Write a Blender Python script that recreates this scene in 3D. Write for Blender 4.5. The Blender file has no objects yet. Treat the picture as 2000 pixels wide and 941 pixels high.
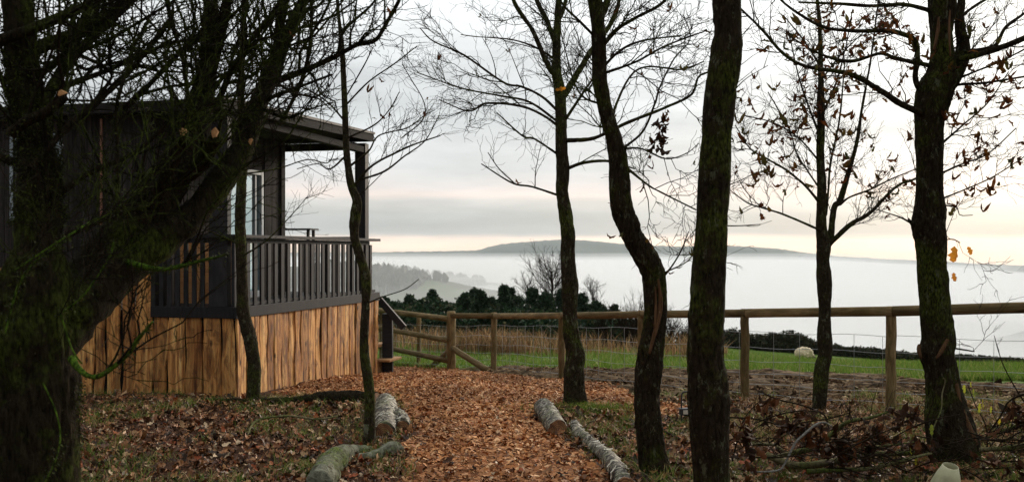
import bpy, math, random
import numpy as np
from mathutils import Vector, Matrix
rng = np.random.default_rng(7)
random.seed(7)
sc = bpy.context.scene
C = sc.collection
# ------------------------------------------------------------------ camera
F = 1944.0; CX = 1000.0; HZ = 490.0; CH = 1.7
cam = bpy.data.cameras.new('camera'); co = bpy.data.objects.new('camera', cam); C.objects.link(co)
co.location = (0, 0, CH); co.rotation_euler = (math.radians(90), 0, 0)
cam.sensor_width = 36; cam.lens = F/2000*36; cam.shift_y = (HZ-470.5)/2000
cam.clip_start = 0.05; cam.clip_end = 30000
cam.dof.use_dof = True; cam.dof.focus_distance = 8.5; cam.dof.aperture_fstop = 4.5
sc.camera = co
# ------------------------------------------------------------------ world, sun, exposure
SUN_AZ, SUN_EL = math.radians(30), math.radians(14)
sc.view_settings.view_transform = 'Standard'; sc.view_settings.look = 'None'
sc.view_settings.exposure = 0.57; sc.view_settings.gamma = 1.0
sc.render.engine = 'CYCLES'
sc.cycles.use_denoising = True
sc.cycles.max_bounces = 10; sc.cycles.diffuse_bounces = 3; sc.cycles.glossy_bounces = 3
sc.cycles.transmission_bounces = 6; sc.cycles.transparent_max_bounces = 12; sc.cycles.volume_bounces = 6
w = bpy.data.worlds.new('World'); sc.world = w; w.use_nodes = True
def world_sky():
    nt = w.node_tree; N = nt.nodes; L = nt.links; N.clear()
    out = N.new('ShaderNodeOutputWorld'); bg = N.new('ShaderNodeBackground'); L.new(bg.outputs[0], out.inputs[0])
    bg.inputs[1].default_value = 0.1
    sky = N.new('ShaderNodeTexSky'); sky.sky_type = 'NISHITA'; sky.sun_disc = False
    sky.sun_elevation = SUN_EL; sky.sun_rotation = SUN_AZ
    tc = N.new('ShaderNodeTexCoord')
    sep = N.new('ShaderNodeSeparateXYZ'); L.new(tc.outputs['Generated'], sep.inputs[0])
    def noise(scale3, sc_, det, rough=.5):
        mp = N.new('ShaderNodeMapping'); mp.inputs['Scale'].default_value = scale3; L.new(tc.outputs['Generated'], mp.inputs[0])
        n = N.new('ShaderNodeTexNoise'); n.inputs['Scale'].default_value = sc_; n.inputs['Detail'].default_value = det
        n.inputs['Roughness'].default_value = rough
        L.new(mp.outputs[0], n.inputs['Vector']); return n.outputs['Fac']
    def math_(op, a, b=None, c=None):
        m = N.new('ShaderNodeMath'); m.operation = op
        for i, v in enumerate((a, b, c)):
            if v is None: continue
            if isinstance(v, (int, float)): m.inputs[i].default_value = v
            else: L.new(v, m.inputs[i])
        return m.outputs[0]
    n1 = noise((1, 1, 10), 2.4, 6, .58)
    zz = math_('ADD', sep.outputs['Z'], math_('MULTIPLY', math_('SUBTRACT', n1, .5), .05))
    # low rows keep a straighter edge
    amt = math_('MULTIPLY', math_('ADD', sep.outputs['Z'], .02), 14); 
    am = N.new('ShaderNodeClamp'); L.new(amt, am.inputs[0]); am.inputs[1].default_value = .25
    mz = N.new('ShaderNodeMix'); mz.data_type = 'FLOAT'; L.new(am.outputs[0], mz.inputs[0]); L.new(sep.outputs['Z'], mz.inputs[2]); L.new(zz, mz.inputs[3])
    t = math_('DIVIDE', math_('ADD', mz.outputs[0], .03), .33)
    cr = N.new('ShaderNodeValToRGB'); L.new(t, cr.inputs[0])
    stops = [(0, (.60,.58,.55)), (.080, (.92,.70,.55)), (.105, (1.10,.80,.60)), (.125, (1.0,.76,.62)), (.142, (.36,.375,.385)),
             (.165, (.34,.36,.375)), (.20, (.41,.43,.44)), (.235, (.56,.55,.54)), (.262, (.74,.64,.60)), (.295, (.64,.59,.58)), (.345, (.50,.51,.52)), (.40, (.57,.58,.59)), (.47, (.52,.54,.55)), (.60, (.66,.68,.69)), (.75, (.80,.82,.82)), (.87, (.74,.76,.77)), (1, (.82,.84,.85))]
    el = cr.color_ramp.elements
    while len(el) < len(stops): el.new(.5)
    for e, (p, c) in zip(el, stops): e.position = p; e.color = (*c, 1)
    n2 = math_('ADD', math_('MULTIPLY', noise((1, 1, 7), 1.7, 7, .6), .6), math_('MULTIPLY', noise((1, 1, 4.5), 5.5, 7, .6), .4))
    br = math_('MULTIPLY_ADD', math_('SUBTRACT', n2, .5), 1.9, 1.0)
    # brightening round the veiled sun
    dotn = N.new('ShaderNodeVectorMath'); dotn.operation = 'DOT_PRODUCT'; L.new(tc.outputs['Generated'], dotn.inputs[0])
    dotn.inputs[1].default_value = (math.sin(SUN_AZ)*math.cos(SUN_EL), math.cos(SUN_AZ)*math.cos(SUN_EL), math.sin(SUN_EL))
    gl = math_('POWER', math_('MAXIMUM', dotn.outputs['Value'], 0.0), 22)
    half = math_('POWER', math_('MULTIPLY_ADD', dotn.outputs['Value'], .5, .5), 1.6)   # the side away from the sun is duller
    side = math_('MULTIPLY_ADD', half, .66, .30)
    zen = N.new('ShaderNodeMapRange'); zen.interpolation_type = 'SMOOTHSTEP'; L.new(sep.outputs['Z'], zen.inputs[0]); zen.inputs[1].default_value = .28; zen.inputs[2].default_value = .95; zen.inputs[3].default_value = 1; zen.inputs[4].default_value = 1.9
    side = math_('MULTIPLY', side, zen.outputs[0])
    tot = math_('MULTIPLY', math_('MULTIPLY', br, side), math_('MULTIPLY_ADD', gl, .30, 1.0))
    vm = N.new('ShaderNodeVectorMath'); vm.operation = 'SCALE'; L.new(cr.outputs[0], vm.inputs[0]); L.new(math_('MULTIPLY', tot, 9.7), vm.inputs['Scale'])
    mx = N.new('ShaderNodeMix'); mx.data_type = 'RGBA'; mx.inputs[0].default_value = .93
    L.new(sky.outputs[0], mx.inputs[6]); L.new(vm.outputs[0], mx.inputs[7]); L.new(mx.outputs[2], bg.inputs[0])
world_sky()
sl = bpy.data.lights.new('sun', 'SUN'); sl.energy = 2.2; sl.angle = math.radians(12); sl.color = (1, .86, .70)
so = bpy.data.objects.new('sun', sl); C.objects.link(so)
so.rotation_euler = Vector((math.sin(SUN_AZ)*math.cos(SUN_EL), math.cos(SUN_AZ)*math.cos(SUN_EL), math.sin(SUN_EL))).to_track_quat('Z', 'Y').to_euler()
# ------------------------------------------------------------------ maths helpers
def vnoise(p, seed=0):
    p = np.asarray(p, float); i = np.floor(p).astype(np.int64); f = p - i; f = f*f*(3-2*f)
    def h(dx, dy, dz):
        n = ((i[..., 0]+dx)*374761393 + (i[..., 1]+dy)*668265263 + (i[..., 2]+dz)*2147483647 + seed*144665) & 0x7fffffff
        n = ((n ^ (n >> 13))*1274126177) & 0x7fffffff
        return ((n ^ (n >> 16)) & 0xffff)/65535.0
    r = 0
    for dx in (0, 1):
        for dy in (0, 1):
            for dz in (0, 1):
                wx = f[..., 0] if dx else 1-f[..., 0]; wy = f[..., 1] if dy else 1-f[..., 1]; wz = f[..., 2] if dz else 1-f[..., 2]
                r = r + h(dx, dy, dz)*wx*wy*wz
    return r*2-1
def fbm(p, oct=3, seed=0):
    r = 0; a = 1
    for o in range(oct): r = r+a*vnoise(np.asarray(p)*(2**o), seed+o); a *= .5
    return r
def n2(x, y, s, oct=3, seed=0): return fbm(np.stack([x*s, y*s, np.zeros_like(x)], -1), oct, seed)
def sstep(a, b, x): t = np.clip((x-a)/(b-a), 0, 1); return t*t*(3-2*t)
PY = np.array([-40, 0, 9, 11, 12.5, 15.2, 18, 22, 30, 45, 58, 75, 92, 110, 150, 250, 400, 700, 1500, 3000, 9000])
PZ = np.array([.3, .0, 0, -.03, -.1, -.24, -.45, -.75, -1.35, -2.6, -3.8, -4.7, -5.6, -9, -22, -52, -90, -135, -150, -150, -300])
def gz(x, y):
    x = np.asarray(x, float); y = np.asarray(y, float)
    z = np.interp(y, PY, PZ)
    ym = np.clip(y, -20, 110); far = sstep(14, 45, y)
    z = z - .07*x*far*np.where(y < 120, 1, np.exp(-(y-120)/150))
    z = z + .03*n2(x, y, .7, 2, 5)*(y < 130) + .25*n2(x, y, .05, 2, 9)*sstep(20, 40, y)
    z = z + 2.5*n2(x, y, .006, 3, 2)*sstep(120, 400, y)
    return z
def pt(px, py, d): return Vector(((px-CX)/F*d, d, CH+(HZ-py)/F*d))
def gp(px, py):
    "point of the ground seen at a pixel"
    a, b = 4.0, 200.0; sl_ = (HZ-py)/F; u = (px-CX)/F
    for _ in range(50):
        m = (a+b)/2
        if CH+sl_*m > float(gz(u*m, m)): a = m
        else: b = m
    return Vector((u*a, a, float(gz(u*a, a))))
def gd(px, d):
    x = (px-CX)/F*d; return Vector((x, d, float(gz(x, d))))
def inpoly(x, y, poly):
    r = np.zeros(np.shape(x), bool); n = len(poly)
    for i in range(n):
        x1, y1 = poly[i]; x2, y2 = poly[(i+1) % n]
        c = ((y1 > y) != (y2 > y)) & (x < (x2-x1)*(y-y1)/((y2-y1)+1e-12)+x1); r ^= c
    return r
# ------------------------------------------------------------------ object helpers
def mesh(name, V, Fs, mats=None, smooth=True, col=None, colname='col', mi=None):
    V = np.asarray(V, np.float32).reshape(-1, 3)
    if isinstance(Fs, np.ndarray): Fs = [Fs]
    me = bpy.data.meshes.new(name)
    lt = np.concatenate([np.full(len(f), f.shape[1], np.int32) for f in Fs]); li = np.concatenate([np.asarray(f, np.int32).ravel() for f in Fs])
    me.vertices.add(len(V)); me.vertices.foreach_set('co', V.ravel())
    me.loops.add(len(li)); me.loops.foreach_set('vertex_index', li)
    me.polygons.add(len(lt)); me.polygons.foreach_set('loop_start', np.concatenate([[0], np.cumsum(lt)[:-1]]).astype(np.int32)); me.polygons.foreach_set('loop_total', lt)
    me.polygons.foreach_set('use_smooth', np.full(len(lt), smooth))
    if mi is not None: me.polygons.foreach_set('material_index', np.asarray(mi, np.int32))
    if col is not None:
        a = me.color_attributes.new(colname, 'FLOAT_COLOR', 'POINT'); c = np.ones((len(V), 4), np.float32); c[:, :np.asarray(col).shape[1]] = col; a.data.foreach_set('color', c.ravel())
    me.update(calc_edges=True); me.validate()
    for m in (mats if isinstance(mats, (list, tuple)) else [mats]):
        if m: me.materials.append(m)
    return me
def link(name, data, parent=None, label=None, cat=None, group=None, kind=None, loc=None):
    o = bpy.data.objects.new(name, data); C.objects.link(o)
    if parent is not None: o.parent = parent
    if loc is not None: o.location = loc
    if label: o['label'] = label
    if cat: o['category'] = cat
    if group: o['group'] = group
    if kind: o['kind'] = kind
    return o
def thing(name, label, cat, loc=(0, 0, 0), rz=0, group=None):
    o = link(name, None, None, label, cat, group, None, loc); o.rotation_euler.z = rz; o.empty_display_size = .2; return o
class MB:
    def __init__(s): s.V = []; s.F = {}; s.n = 0
    def add(s, V, Fs):
        V = np.asarray(V, float).reshape(-1, 3)
        for f in (Fs if isinstance(Fs, list) else [Fs]):
            f = np.asarray(f); s.F.setdefault(f.shape[1], []).append(f+s.n)
        s.V.append(V); s.n += len(V); return s
    def box(s, x0, x1, y0, y1, z0, z1):
        V = [(x, y, z) for x in (x0, x1) for y in (y0, y1) for z in (z0, z1)]
        return s.add(V, np.array([(0,1,3,2),(4,6,7,5),(0,4,5,1),(2,3,7,6),(0,2,6,4),(1,5,7,3)]))
    def obox(s, a, b, w, h, up=(0, 0, 1)):
        "box beam from a to b, w wide and h high"
        a = Vector(a); b = Vector(b); d = (b-a).normalized(); sd = d.cross(Vector(up)); sd = (sd.normalized() if sd.length > 1e-4 else Vector((1, 0, 0))); u = sd.cross(d)
        V = [tuple(p+sd*(w/2*i)+u*(h/2*j)) for p in (a, b) for i in (-1, 1) for j in (-1, 1)]
        return s.add(V, np.array([(0,1,3,2),(4,6,7,5),(0,4,5,1),(2,3,7,6),(0,2,6,4),(1,5,7,3)]))
    def mesh(s, name, mat, smooth=False, **k): return mesh(name, np.concatenate(s.V), [np.concatenate(v) for v in s.F.values()], mat, smooth, **k)
def bevel(o, w=.004, seg=1):
    m = o.modifiers.new('b', 'BEVEL'); m.width = w; m.segments = seg; m.limit_method = 'ANGLE'; return o
def tubes(P, R, sides=4, lump=None):
    P = np.asarray(P, float); R = np.asarray(R, float); N, K, _ = P.shape
    T = np.gradient(P, axis=1); T /= np.linalg.norm(T, axis=2, keepdims=True)+1e-9
    m = T.mean(1); ref = np.eye(3)[np.argmin(np.abs(m), 1)][:, None, :]
    A = np.cross(T, np.broadcast_to(ref, T.shape)); A /= np.linalg.norm(A, axis=2, keepdims=True)+1e-9; B = np.cross(T, A)
    th = np.arange(sides)/sides*2*np.pi
    V = P[:, :, None, :]+R[:, :, None, None]*(np.cos(th)[:, None]*A[:, :, None, :]+np.sin(th)[:, None]*B[:, :, None, :])
    if lump is not None: V = lump(V, P, R)
    b = (np.arange(N)*K*sides)[:, None, None]; k = np.arange(K-1)[None, :, None]*sides; s_ = np.arange(sides)[None, None, :]; s2 = (s_+1) % sides
    Fq = np.stack([b+k+s_, b+k+s2, b+k+sides+s2, b+k+sides+s_], -1).reshape(-1, 4)
    return V.reshape(-1, 3), Fq
def spline(P, n):
    P = np.asarray(P, float); P2 = np.vstack([2*P[0]-P[1], P, 2*P[-1]-P[-2]]); m = len(P)-1
    t = np.linspace(0, m, n); i = np.minimum(t.astype(int), m-1); f = (t-i)[:, None]
    a, b, c, d = P2[i], P2[i+1], P2[i+2], P2[i+3]
    return .5*((2*b)+(-a+c)*f+(2*a-5*b+4*c-d)*f*f+(-a+3*b-3*c+d)*f**3)
def px_path(pts, d0, d1=None):
    "(px, py, width px[, depth]) -> world points + radii (x,y,z,r)"
    n = len(pts); out = []
    for i, p in enumerate(pts):
        d = p[3] if len(p) > 3 else d0+((d1 if d1 is not None else d0)-d0)*i/max(1, n-1)
        v = pt(p[0], p[1], d); out.append((*v, p[2]/2/F*d))
    return np.array(out)
def limb_mesh(name, path, mat, sides=10, step=.05, amp=.10, seed=0, fine=(24, 24, 6), cap=True, flare=0):
    L = np.linalg.norm(np.diff(path[:, :3], axis=0), axis=1).sum(); n = int(max(6, min(300, L/step)))
    S = spline(path, n); P = S[None, :, :3]; R = np.maximum(S[None, :, 3], .0015)
    def lump(V, P, R):
        q = V.reshape(-1, 3); c = np.repeat(P.reshape(-1, 3), V.shape[2], 0); r = np.repeat(R.ravel(), V.shape[2])
        low = fbm(q*3.0+seed, 2, seed); f = fbm(q*np.array(fine)+seed*3, 2, seed+7)
        f = -np.abs(f)*1.2+.35
        kn = np.maximum(0, vnoise(q*np.array([2.2, 2.2, 3.4])+seed*5, seed+2)-.45)*1.3
        th_ = np.arctan2((q-c)[:, 1], (q-c)[:, 0]); k = 1+flare*np.exp(-np.clip(q[:, 2]-path[0, 2], 0, 9)/.11)*(.35+.5*np.cos(th_*4+seed)+.3*np.cos(th_*7+seed*2))+amp*low*.9+np.minimum(amp*1.6, .018/np.maximum(r, .004))*f+kn*amp*2.2
        return (c+(q-c)*k[:, None]).reshape(V.shape)
    V, Q = tubes(P, R, sides, lump)
    mb = MB().add(V, Q)
    if cap:
        c = S[-1, :3]; base = len(V)-sides
        mb.add([c], np.zeros((0, 3), int)); mb.F.setdefault(3, []).append(np.array([(base+i, base+(i+1) % sides, len(V)) for i in range(sides)]))
    return mb.mesh(name, mat, True), S
# ------------------------------------------------------------------ materials
def mat(name, rough=.8, spec=.3):
    m = bpy.data.materials.new(name); m.use_nodes = True; nt = m.node_tree
    b = nt.nodes['Principled BSDF']; b.inputs['Roughness'].default_value = rough; b.inputs['Specular IOR Level'].default_value = spec
    return m, nt, b
class G:
    "tiny node graph helper"
    def __init__(s, nt): s.nt = nt; s.N = nt.nodes; s.L = nt.links
    def set(s, n, k, v):
        if hasattr(v, 'is_linked') or isinstance(v, bpy.types.NodeSocket): s.L.new(v, n.inputs[k])
        else: n.inputs[k].default_value = v
    def coord(s, kind='Object', scale=(1, 1, 1), rot=None, offs=None):
        if kind == 'World': g = s.N.new('ShaderNodeNewGeometry'); o = g.outputs['Position']
        else: g = s.N.new('ShaderNodeTexCoord'); o = g.outputs[kind]
        if offs is not None:
            va = s.N.new('ShaderNodeVectorMath'); va.operation = 'ADD'; s.L.new(o, va.inputs[0]); s.L.new(offs, va.inputs[1]); o = va.outputs[0]
        m = s.N.new('ShaderNodeMapping'); m.inputs['Scale'].default_value = scale; s.L.new(o, m.inputs[0])
        if rot: m.inputs['Rotation'].default_value = rot
        return m.outputs[0]
    def noise(s, vec, scale, det=4, rough=.55, dist=0):
        n = s.N.new('ShaderNodeTexNoise'); s.L.new(vec, n.inputs['Vector']); n.inputs['Scale'].default_value = scale; n.inputs['Detail'].default_value = det
        n.inputs['Roughness'].default_value = rough; n.inputs['Distortion'].default_value = dist; return n.outputs['Fac']
    def voro(s, vec, scale, feat='F1', out='Distance'):
        n = s.N.new('ShaderNodeTexVoronoi'); n.feature = feat; s.L.new(vec, n.inputs['Vector']); n.inputs['Scale'].default_value = scale; return n.outputs[out]
    def ramp(s, fac, stops):
        n = s.N.new('ShaderNodeValToRGB'); s.L.new(fac, n.inputs[0]); el = n.color_ramp.elements
        while len(el) < len(stops): el.new(.5)
        for e, (p, c) in zip(el, stops): e.position = p; e.color = (*c, 1) if isinstance(c, tuple) else (c, c, c, 1)
        return n.outputs[0]
    def mix(s, f, a, b, mode='MIX'):
        n = s.N.new('ShaderNodeMix'); n.data_type = 'RGBA'; n.blend_type = mode
        for k, v in ((0, f), (6, a), (7, b)):
            if isinstance(v, tuple): n.inputs[k].default_value = (*v[:3], 1)
            elif isinstance(v, (int, float)): n.inputs[k].default_value = v
            else: s.L.new(v, n.inputs[k])
        return n.outputs[2]
    def math(s, op, a, b=0.0, clamp=False):
        n = s.N.new('ShaderNodeMath'); n.operation = op; n.use_clamp = clamp
        for i, v in enumerate((a, b)):
            if isinstance(v, (int, float)): n.inputs[i].default_value = v
            else: s.L.new(v, n.inputs[i])
        return n.outputs[0]
    def bump(s, h, dist=.01, strength=1.0, b=None):
        n = s.N.new('ShaderNodeBump'); n.inputs['Distance'].default_value = dist; n.inputs['Strength'].default_value = strength; s.L.new(h, n.inputs['Height'])
        s.L.new(n.outputs[0], b.inputs['Normal'])
    def attr(s, name='col'): n = s.N.new('ShaderNodeVertexColor'); n.layer_name = name; return n.outputs[0]
    def rand(s): return s.N.new('ShaderNodeObjectInfo').outputs['Random']
def bark(name, c0, c1, moss=(.035, .055, .012), mossy=.45, fiss=(22, 22, 5), bumpd=.012, lich=None, rough=.85):
    m, nt, b = mat(name, .95, .04); g = G(nt)
    v = g.coord('World', fiss); f = g.noise(v, 1.6, 6, .65, .6)
    c = g.ramp(f, [(.28, c0), (.7, c1)])
    mz = g.noise(g.coord('World'), 2.6, 5, .7)
    mk = g.ramp(mz, [(max(0, .72-mossy*.5), 0.0), (min(1, .86-mossy*.5), 1.0)])
    fine = g.noise(g.coord('World', (1, 1, .4)), 75, 3)
    mcol = g.mix(g.ramp(fine, [(.35, 0.0), (.65, 1.0)]), (moss[0]*.2, moss[1]*.2, moss[2]*.3), (moss[0]*1.9, moss[1]*1.9, moss[2]*1.5))
    c = g.mix(mk, c, mcol); c = g.mix(g.ramp(g.voro(g.coord('World', (1, 1, .6)), 24), [(.04, .5), (.11, .0)]), c, tuple(min(.3, x*3.2) for x in c1))
    if lich:
        lk = g.ramp(g.noise(g.coord('World', (1, 1, .5)), 19, 5, .75), [(.57, 0.0), (.63, .8)])
        c = g.mix(lk, c, lich)
    nt.links.new(c, b.inputs['Base Color'])
    h = g.math('ADD', f, g.math('MULTIPLY', fine, .35)); g.bump(h, bumpd, .9, b)
    return m
M = {}
M['bark_mossy'] = bark('bark_mossy', (.004, .003, .002), (.046, .036, .021), (.042, .056, .011), .44, (34, 34, 9), .06)
M['bark_twig'] = bark('bark_twig', (.005, .004, .003), (.020, .015, .009), (.030, .042, .008), .52, (40, 40, 40), .002)
M['bark_oak'] = bark('bark_oak', (.004, .003, .002), (.050, .036, .021), (.046, .054, .012), .46, (34, 34, 10), .06, (.12, .125, .075))
M['bark_smooth'] = bark('bark_smooth', (.006, .005, .003), (.056, .043, .026), (.050, .060, .014), .48, (28, 28, 14), .04, (.12, .125, .075))
M['bark_split'] = bark('bark_split', (.05, .025, .012), (.17, .095, .05), (.03, .04, .01), .1, (40, 40, 4), .012)
M['moss_green'] = bark('moss_green', (.02, .03, .006), (.04, .07, .01), (.05, .09, .012), .9, (30, 30, 30), .01)
M['twig_brown'] = bark('twig_brown', (.010, .007, .005), (.032, .022, .013), (.03, .04, .01), .2, (40, 40, 40), .002)
M['brush_green'] = bark('brush_green', (.05, .042, .02), (.20, .175, .095), (.06, .08, .02), .5, (30, 30, 12), .004)
M['twig_pale'] = bark('twig_pale', (.09, .085, .07), (.30, .29, .26), (.12, .14, .08), .1, (40, 40, 40), .003)
def wood_planks():
    m, nt, b = mat('plank_wood', .75, .3); g = G(nt)
    oi = g.N.new('ShaderNodeObjectInfo'); rnd = oi.outputs['Random']
    comb = g.N.new('ShaderNodeCombineXYZ')
    for i, k in enumerate((37.0, 53.0, 71.0)): g.L.new(g.math('MULTIPLY', rnd, k), comb.inputs[i])
    v = g.coord('Object', (14, 14, .9), offs=comb.outputs[0])
    grain = g.noise(v, 1.5, 7, .62, .7)
    v2 = g.coord('Object', (9, 9, 2.6), offs=comb.outputs[0]); big = g.noise(v2, 1.3, 5, .65, .8)
    c = g.ramp(grain, [(.32, (.13, .043, .010)), (.43, (.46, .195, .052)), (.52, (.70, .36, .115)), (.66, (.80, .50, .19))])
    blot = g.ramp(big, [(.46, .0), (.60, 1.0)]); blot = g.math('MULTIPLY', blot, .72)
    c = g.mix(blot, c, (.13, .055, .022))
    kn = g.voro(g.coord('Object', (5.5, 5.5, 2.6), offs=comb.outputs[0]), 1.0)
    kk = g.ramp(kn, [(.06, 1.0), (.15, .0)])
    c = g.mix(kk, c, (.06, .026, .012))
    wane = g.ramp(g.noise(g.coord('Object', (26, 26, 3), offs=comb.outputs[0]), 1.5, 5, .7), [(.55, .0), (.66, .8)])
    c = g.mix(g.math('MULTIPLY', wane, g.ramp(rnd, [(.3, .15), (1, .9)])), c, (.085, .045, .022))
    c = g.mix(1.0, c, g.ramp(g.math('FRACT', g.math('MULTIPLY', rnd, 7.3)), [(0, (.50, .42, .36)), (.35, (.85, .78, .70)), (.7, (1, .97, .93)), (1, (1.0, 1.0, 1.0))]), 'MULTIPLY')
    g.L.new(c, b.inputs['Base Color']); g.bump(g.math('ADD', grain, g.math('MULTIPLY', wane, .5)), .008, .9, b)
    return m
M['plank'] = wood_planks()
def simple_wood(name, cols, sc3=(3, 3, 30), rough=.85, bumpd=.003, kind='Object', rvar=.35, stain=None):
    m, nt, b = mat(name, rough, .08); g = G(nt); rnd = g.rand()
    comb = g.N.new('ShaderNodeCombineXYZ'); g.L.new(g.math('MULTIPLY', rnd, 91), comb.inputs[0]); g.L.new(g.math('MULTIPLY', rnd, 47), comb.inputs[2])
    f = g.noise(g.coord(kind, sc3, offs=comb.outputs[0]), 1.5, 6, .6, .8)
    n = len(cols); c = g.ramp(f, [(.25+.5*i/(n-1), cc) for i, cc in enumerate(cols)])
    c = g.mix(1.0, c, g.ramp(rnd, [(0, 1-rvar), (1, 1.0)]), 'MULTIPLY')
    st = g.ramp(g.noise(g.coord(kind, (1, 1, 1), offs=comb.outputs[0]), 3.0, 4, .6), [(.45, 0.0), (.75, .6)])
    c = g.mix(st, c, stain or tuple(x*.55 for x in cols[0]))
    g.L.new(c, b.inputs['Base Color']); g.bump(f, bumpd, .8, b); return m
M['cladding'] = simple_wood('dark_cladding', [(.014, .012, .011), (.036, .031, .028), (.070, .060, .055)], (18, 18, 1.2))
M['charcoal'] = simple_wood('charcoal_paint', [(.022, .021, .022), (.034, .032, .033), (.050, .047, .047)], (14, 14, 2), .55, .0015)
M['roof'] = simple_wood('roof_timber', [(.012, .011, .010), (.027, .024, .022), (.05, .044, .040)], (2, 2, 20))
M['honey'] = simple_wood('honey_boards', [(.58, .25, .09), (.74, .37, .15), (.80, .46, .22)], (1.2, 3, 26), .6, rvar=.15)
M['fence'] = simple_wood('fence_timber', [(.07, .045, .020), (.20, .135, .060), (.38, .28, .14)], (14, 14, 3), .75, .006, stain=(.07, .062, .022))
M['rail'] = simple_wood('rail_timber', [(.06, .040, .018), (.19, .13, .058), (.36, .265, .135)], (1.8, 14, 14), .75, .006, stain=(.075, .065, .025))
M['step'] = simple_wood('step_timber', [(.25, .12, .05), (.42, .24, .11), (.5, .3, .15)], (2, 2, 20), .75)
def plain(name, c, rough=.5, spec=.4, metal=0, noise_amt=.2, ns=20):
    m, nt, b = mat(name, rough, spec); g = G(nt); f = g.noise(g.coord(), ns, 4)
    cc = g.mix(f, tuple(x*(1-noise_amt) for x in c), tuple(min(1, x*(1+noise_amt)) for x in c)); g.L.new(cc, b.inputs['Base Color'])
    b.inputs['Metallic'].default_value = metal; return m
M['frame_grey'] = plain('frame_grey', (.28, .33, .36), .4)
M['wire'] = plain('wire_metal', (.30, .31, .31), .45, .5, .7)
M['black_iron'] = plain('black_iron', (.02, .02, .02), .5)
M['copper'] = plain('copper_pipe', (.22, .10, .06), .45, .5, .3)
M['lamp_lens'] = plain('lamp_lens', (.55, .5, .42), .3)
M['tube_plastic'] = plain('tube_plastic', (.42, .41, .25), .55, .3, 0, .45, 14)
M['inside'] = plain('inside_wall', (.35, .30, .24), .7)
def glass():
    m = bpy.data.materials.new('window_glass'); m.use_nodes = True; nt = m.node_tree; N = nt.nodes; L = nt.links; N.clear()
    o = N.new('ShaderNodeOutputMaterial'); t = N.new('ShaderNodeBsdfTransparent'); t.inputs[0].default_value = (.86, .92, .93, 1)
    gl = N.new('ShaderNodeBsdfGlossy'); gl.inputs['Roughness'].default_value = .02; fr = N.new('ShaderNodeFresnel'); fr.inputs[0].default_value = 1.9
    mx = N.new('ShaderNodeMixShader'); ge = N.new('ShaderNodeNewGeometry'); iv = N.new('ShaderNodeMath'); iv.operation = 'SUBTRACT'; iv.inputs[0].default_value = 1; L.new(ge.outputs['Backfacing'], iv.inputs[1]); mu = N.new('ShaderNodeMath'); mu.operation = 'MULTIPLY'; L.new(iv.outputs[0], mu.inputs[0]); L.new(fr.outputs[0], mu.inputs[1]); L.new(mu.outputs[0], mx.inputs[0]); L.new(t.outputs[0], mx.inputs[1]); L.new(gl.outputs[0], mx.inputs[2]); L.new(mx.outputs[0], o.inputs[0]); return m
M['glass'] = glass()
def attr_mat(name, rough=.7, trans=0.0, bumpd=0, spec=.12):
    m, nt, b = mat(name, rough, spec); g = G(nt); a = g.attr()
    f = g.noise(g.coord('World'), 70, 3); c = g.mix(1.0, a, g.ramp(f, [(.3, .72), (.7, 1.2)]), 'MULTIPLY'); g.L.new(c, b.inputs['Base Color'])
    if trans:
        tr = g.N.new('ShaderNodeBsdfTranslucent'); g.L.new(c, tr.inputs[0]); mx = g.N.new('ShaderNodeMixShader'); mx.inputs[0].default_value = trans
        g.L.new(b.outputs[0], mx.inputs[1]); g.L.new(tr.outputs[0], mx.inputs[2]); g.L.new(mx.outputs[0], nt.nodes['Material Output'].inputs[0])
    return m
M['litter'] = attr_mat('leaf_litter', .6, .0, spec=.2); M['clod'] = attr_mat('mud_clod', 1.0, .0, spec=0.0); M['chip'] = attr_mat('wood_chip', .7); M['blade'] = attr_mat('grass_blade', .6, .35); M['needle'] = attr_mat('foliage', .7, .15)
def leaf_mat(name, stops, trans=.45):
    m, nt, b = mat(name, .8, .08); g = G(nt); c = g.ramp(g.rand(), stops)
    f = g.noise(g.coord('Object'), 40, 3); c = g.mix(1.0, c, g.ramp(f, [(.3, .65), (.7, 1.1)]), 'MULTIPLY'); g.L.new(c, b.inputs['Base Color'])
    tr = g.N.new('ShaderNodeBsdfTranslucent'); g.L.new(c, tr.inputs[0]); mx = g.N.new('ShaderNodeMixShader'); mx.inputs[0].default_value = trans
    g.L.new(b.outputs[0], mx.inputs[1]); g.L.new(tr.outputs[0], mx.inputs[2]); g.L.new(mx.outputs[0], nt.nodes['Material Output'].inputs[0]); return m
M['leaf'] = leaf_mat('tree_leaf', [(0, (.06, .022, .010)), (.35, (.13, .042, .014)), (.6, (.10, .05, .016)), (.8, (.055, .065, .018)), (1, (.16, .06, .012))])
M['leaf_gold'] = leaf_mat('golden_leaf', [(0, (.55, .24, .03)), (1, (.55, .20, .02))], .6)
M['leaf_yellow'] = leaf_mat('yellow_leaf', [(0, (.30, .36, .05)), (1, (.60, .45, .03))], .6)
M['leaf_dead'] = leaf_mat('dead_leaf', [(0, (.020, .010, .005)), (.6, (.050, .022, .010)), (1, (.12, .042, .014))], .15)
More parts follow.
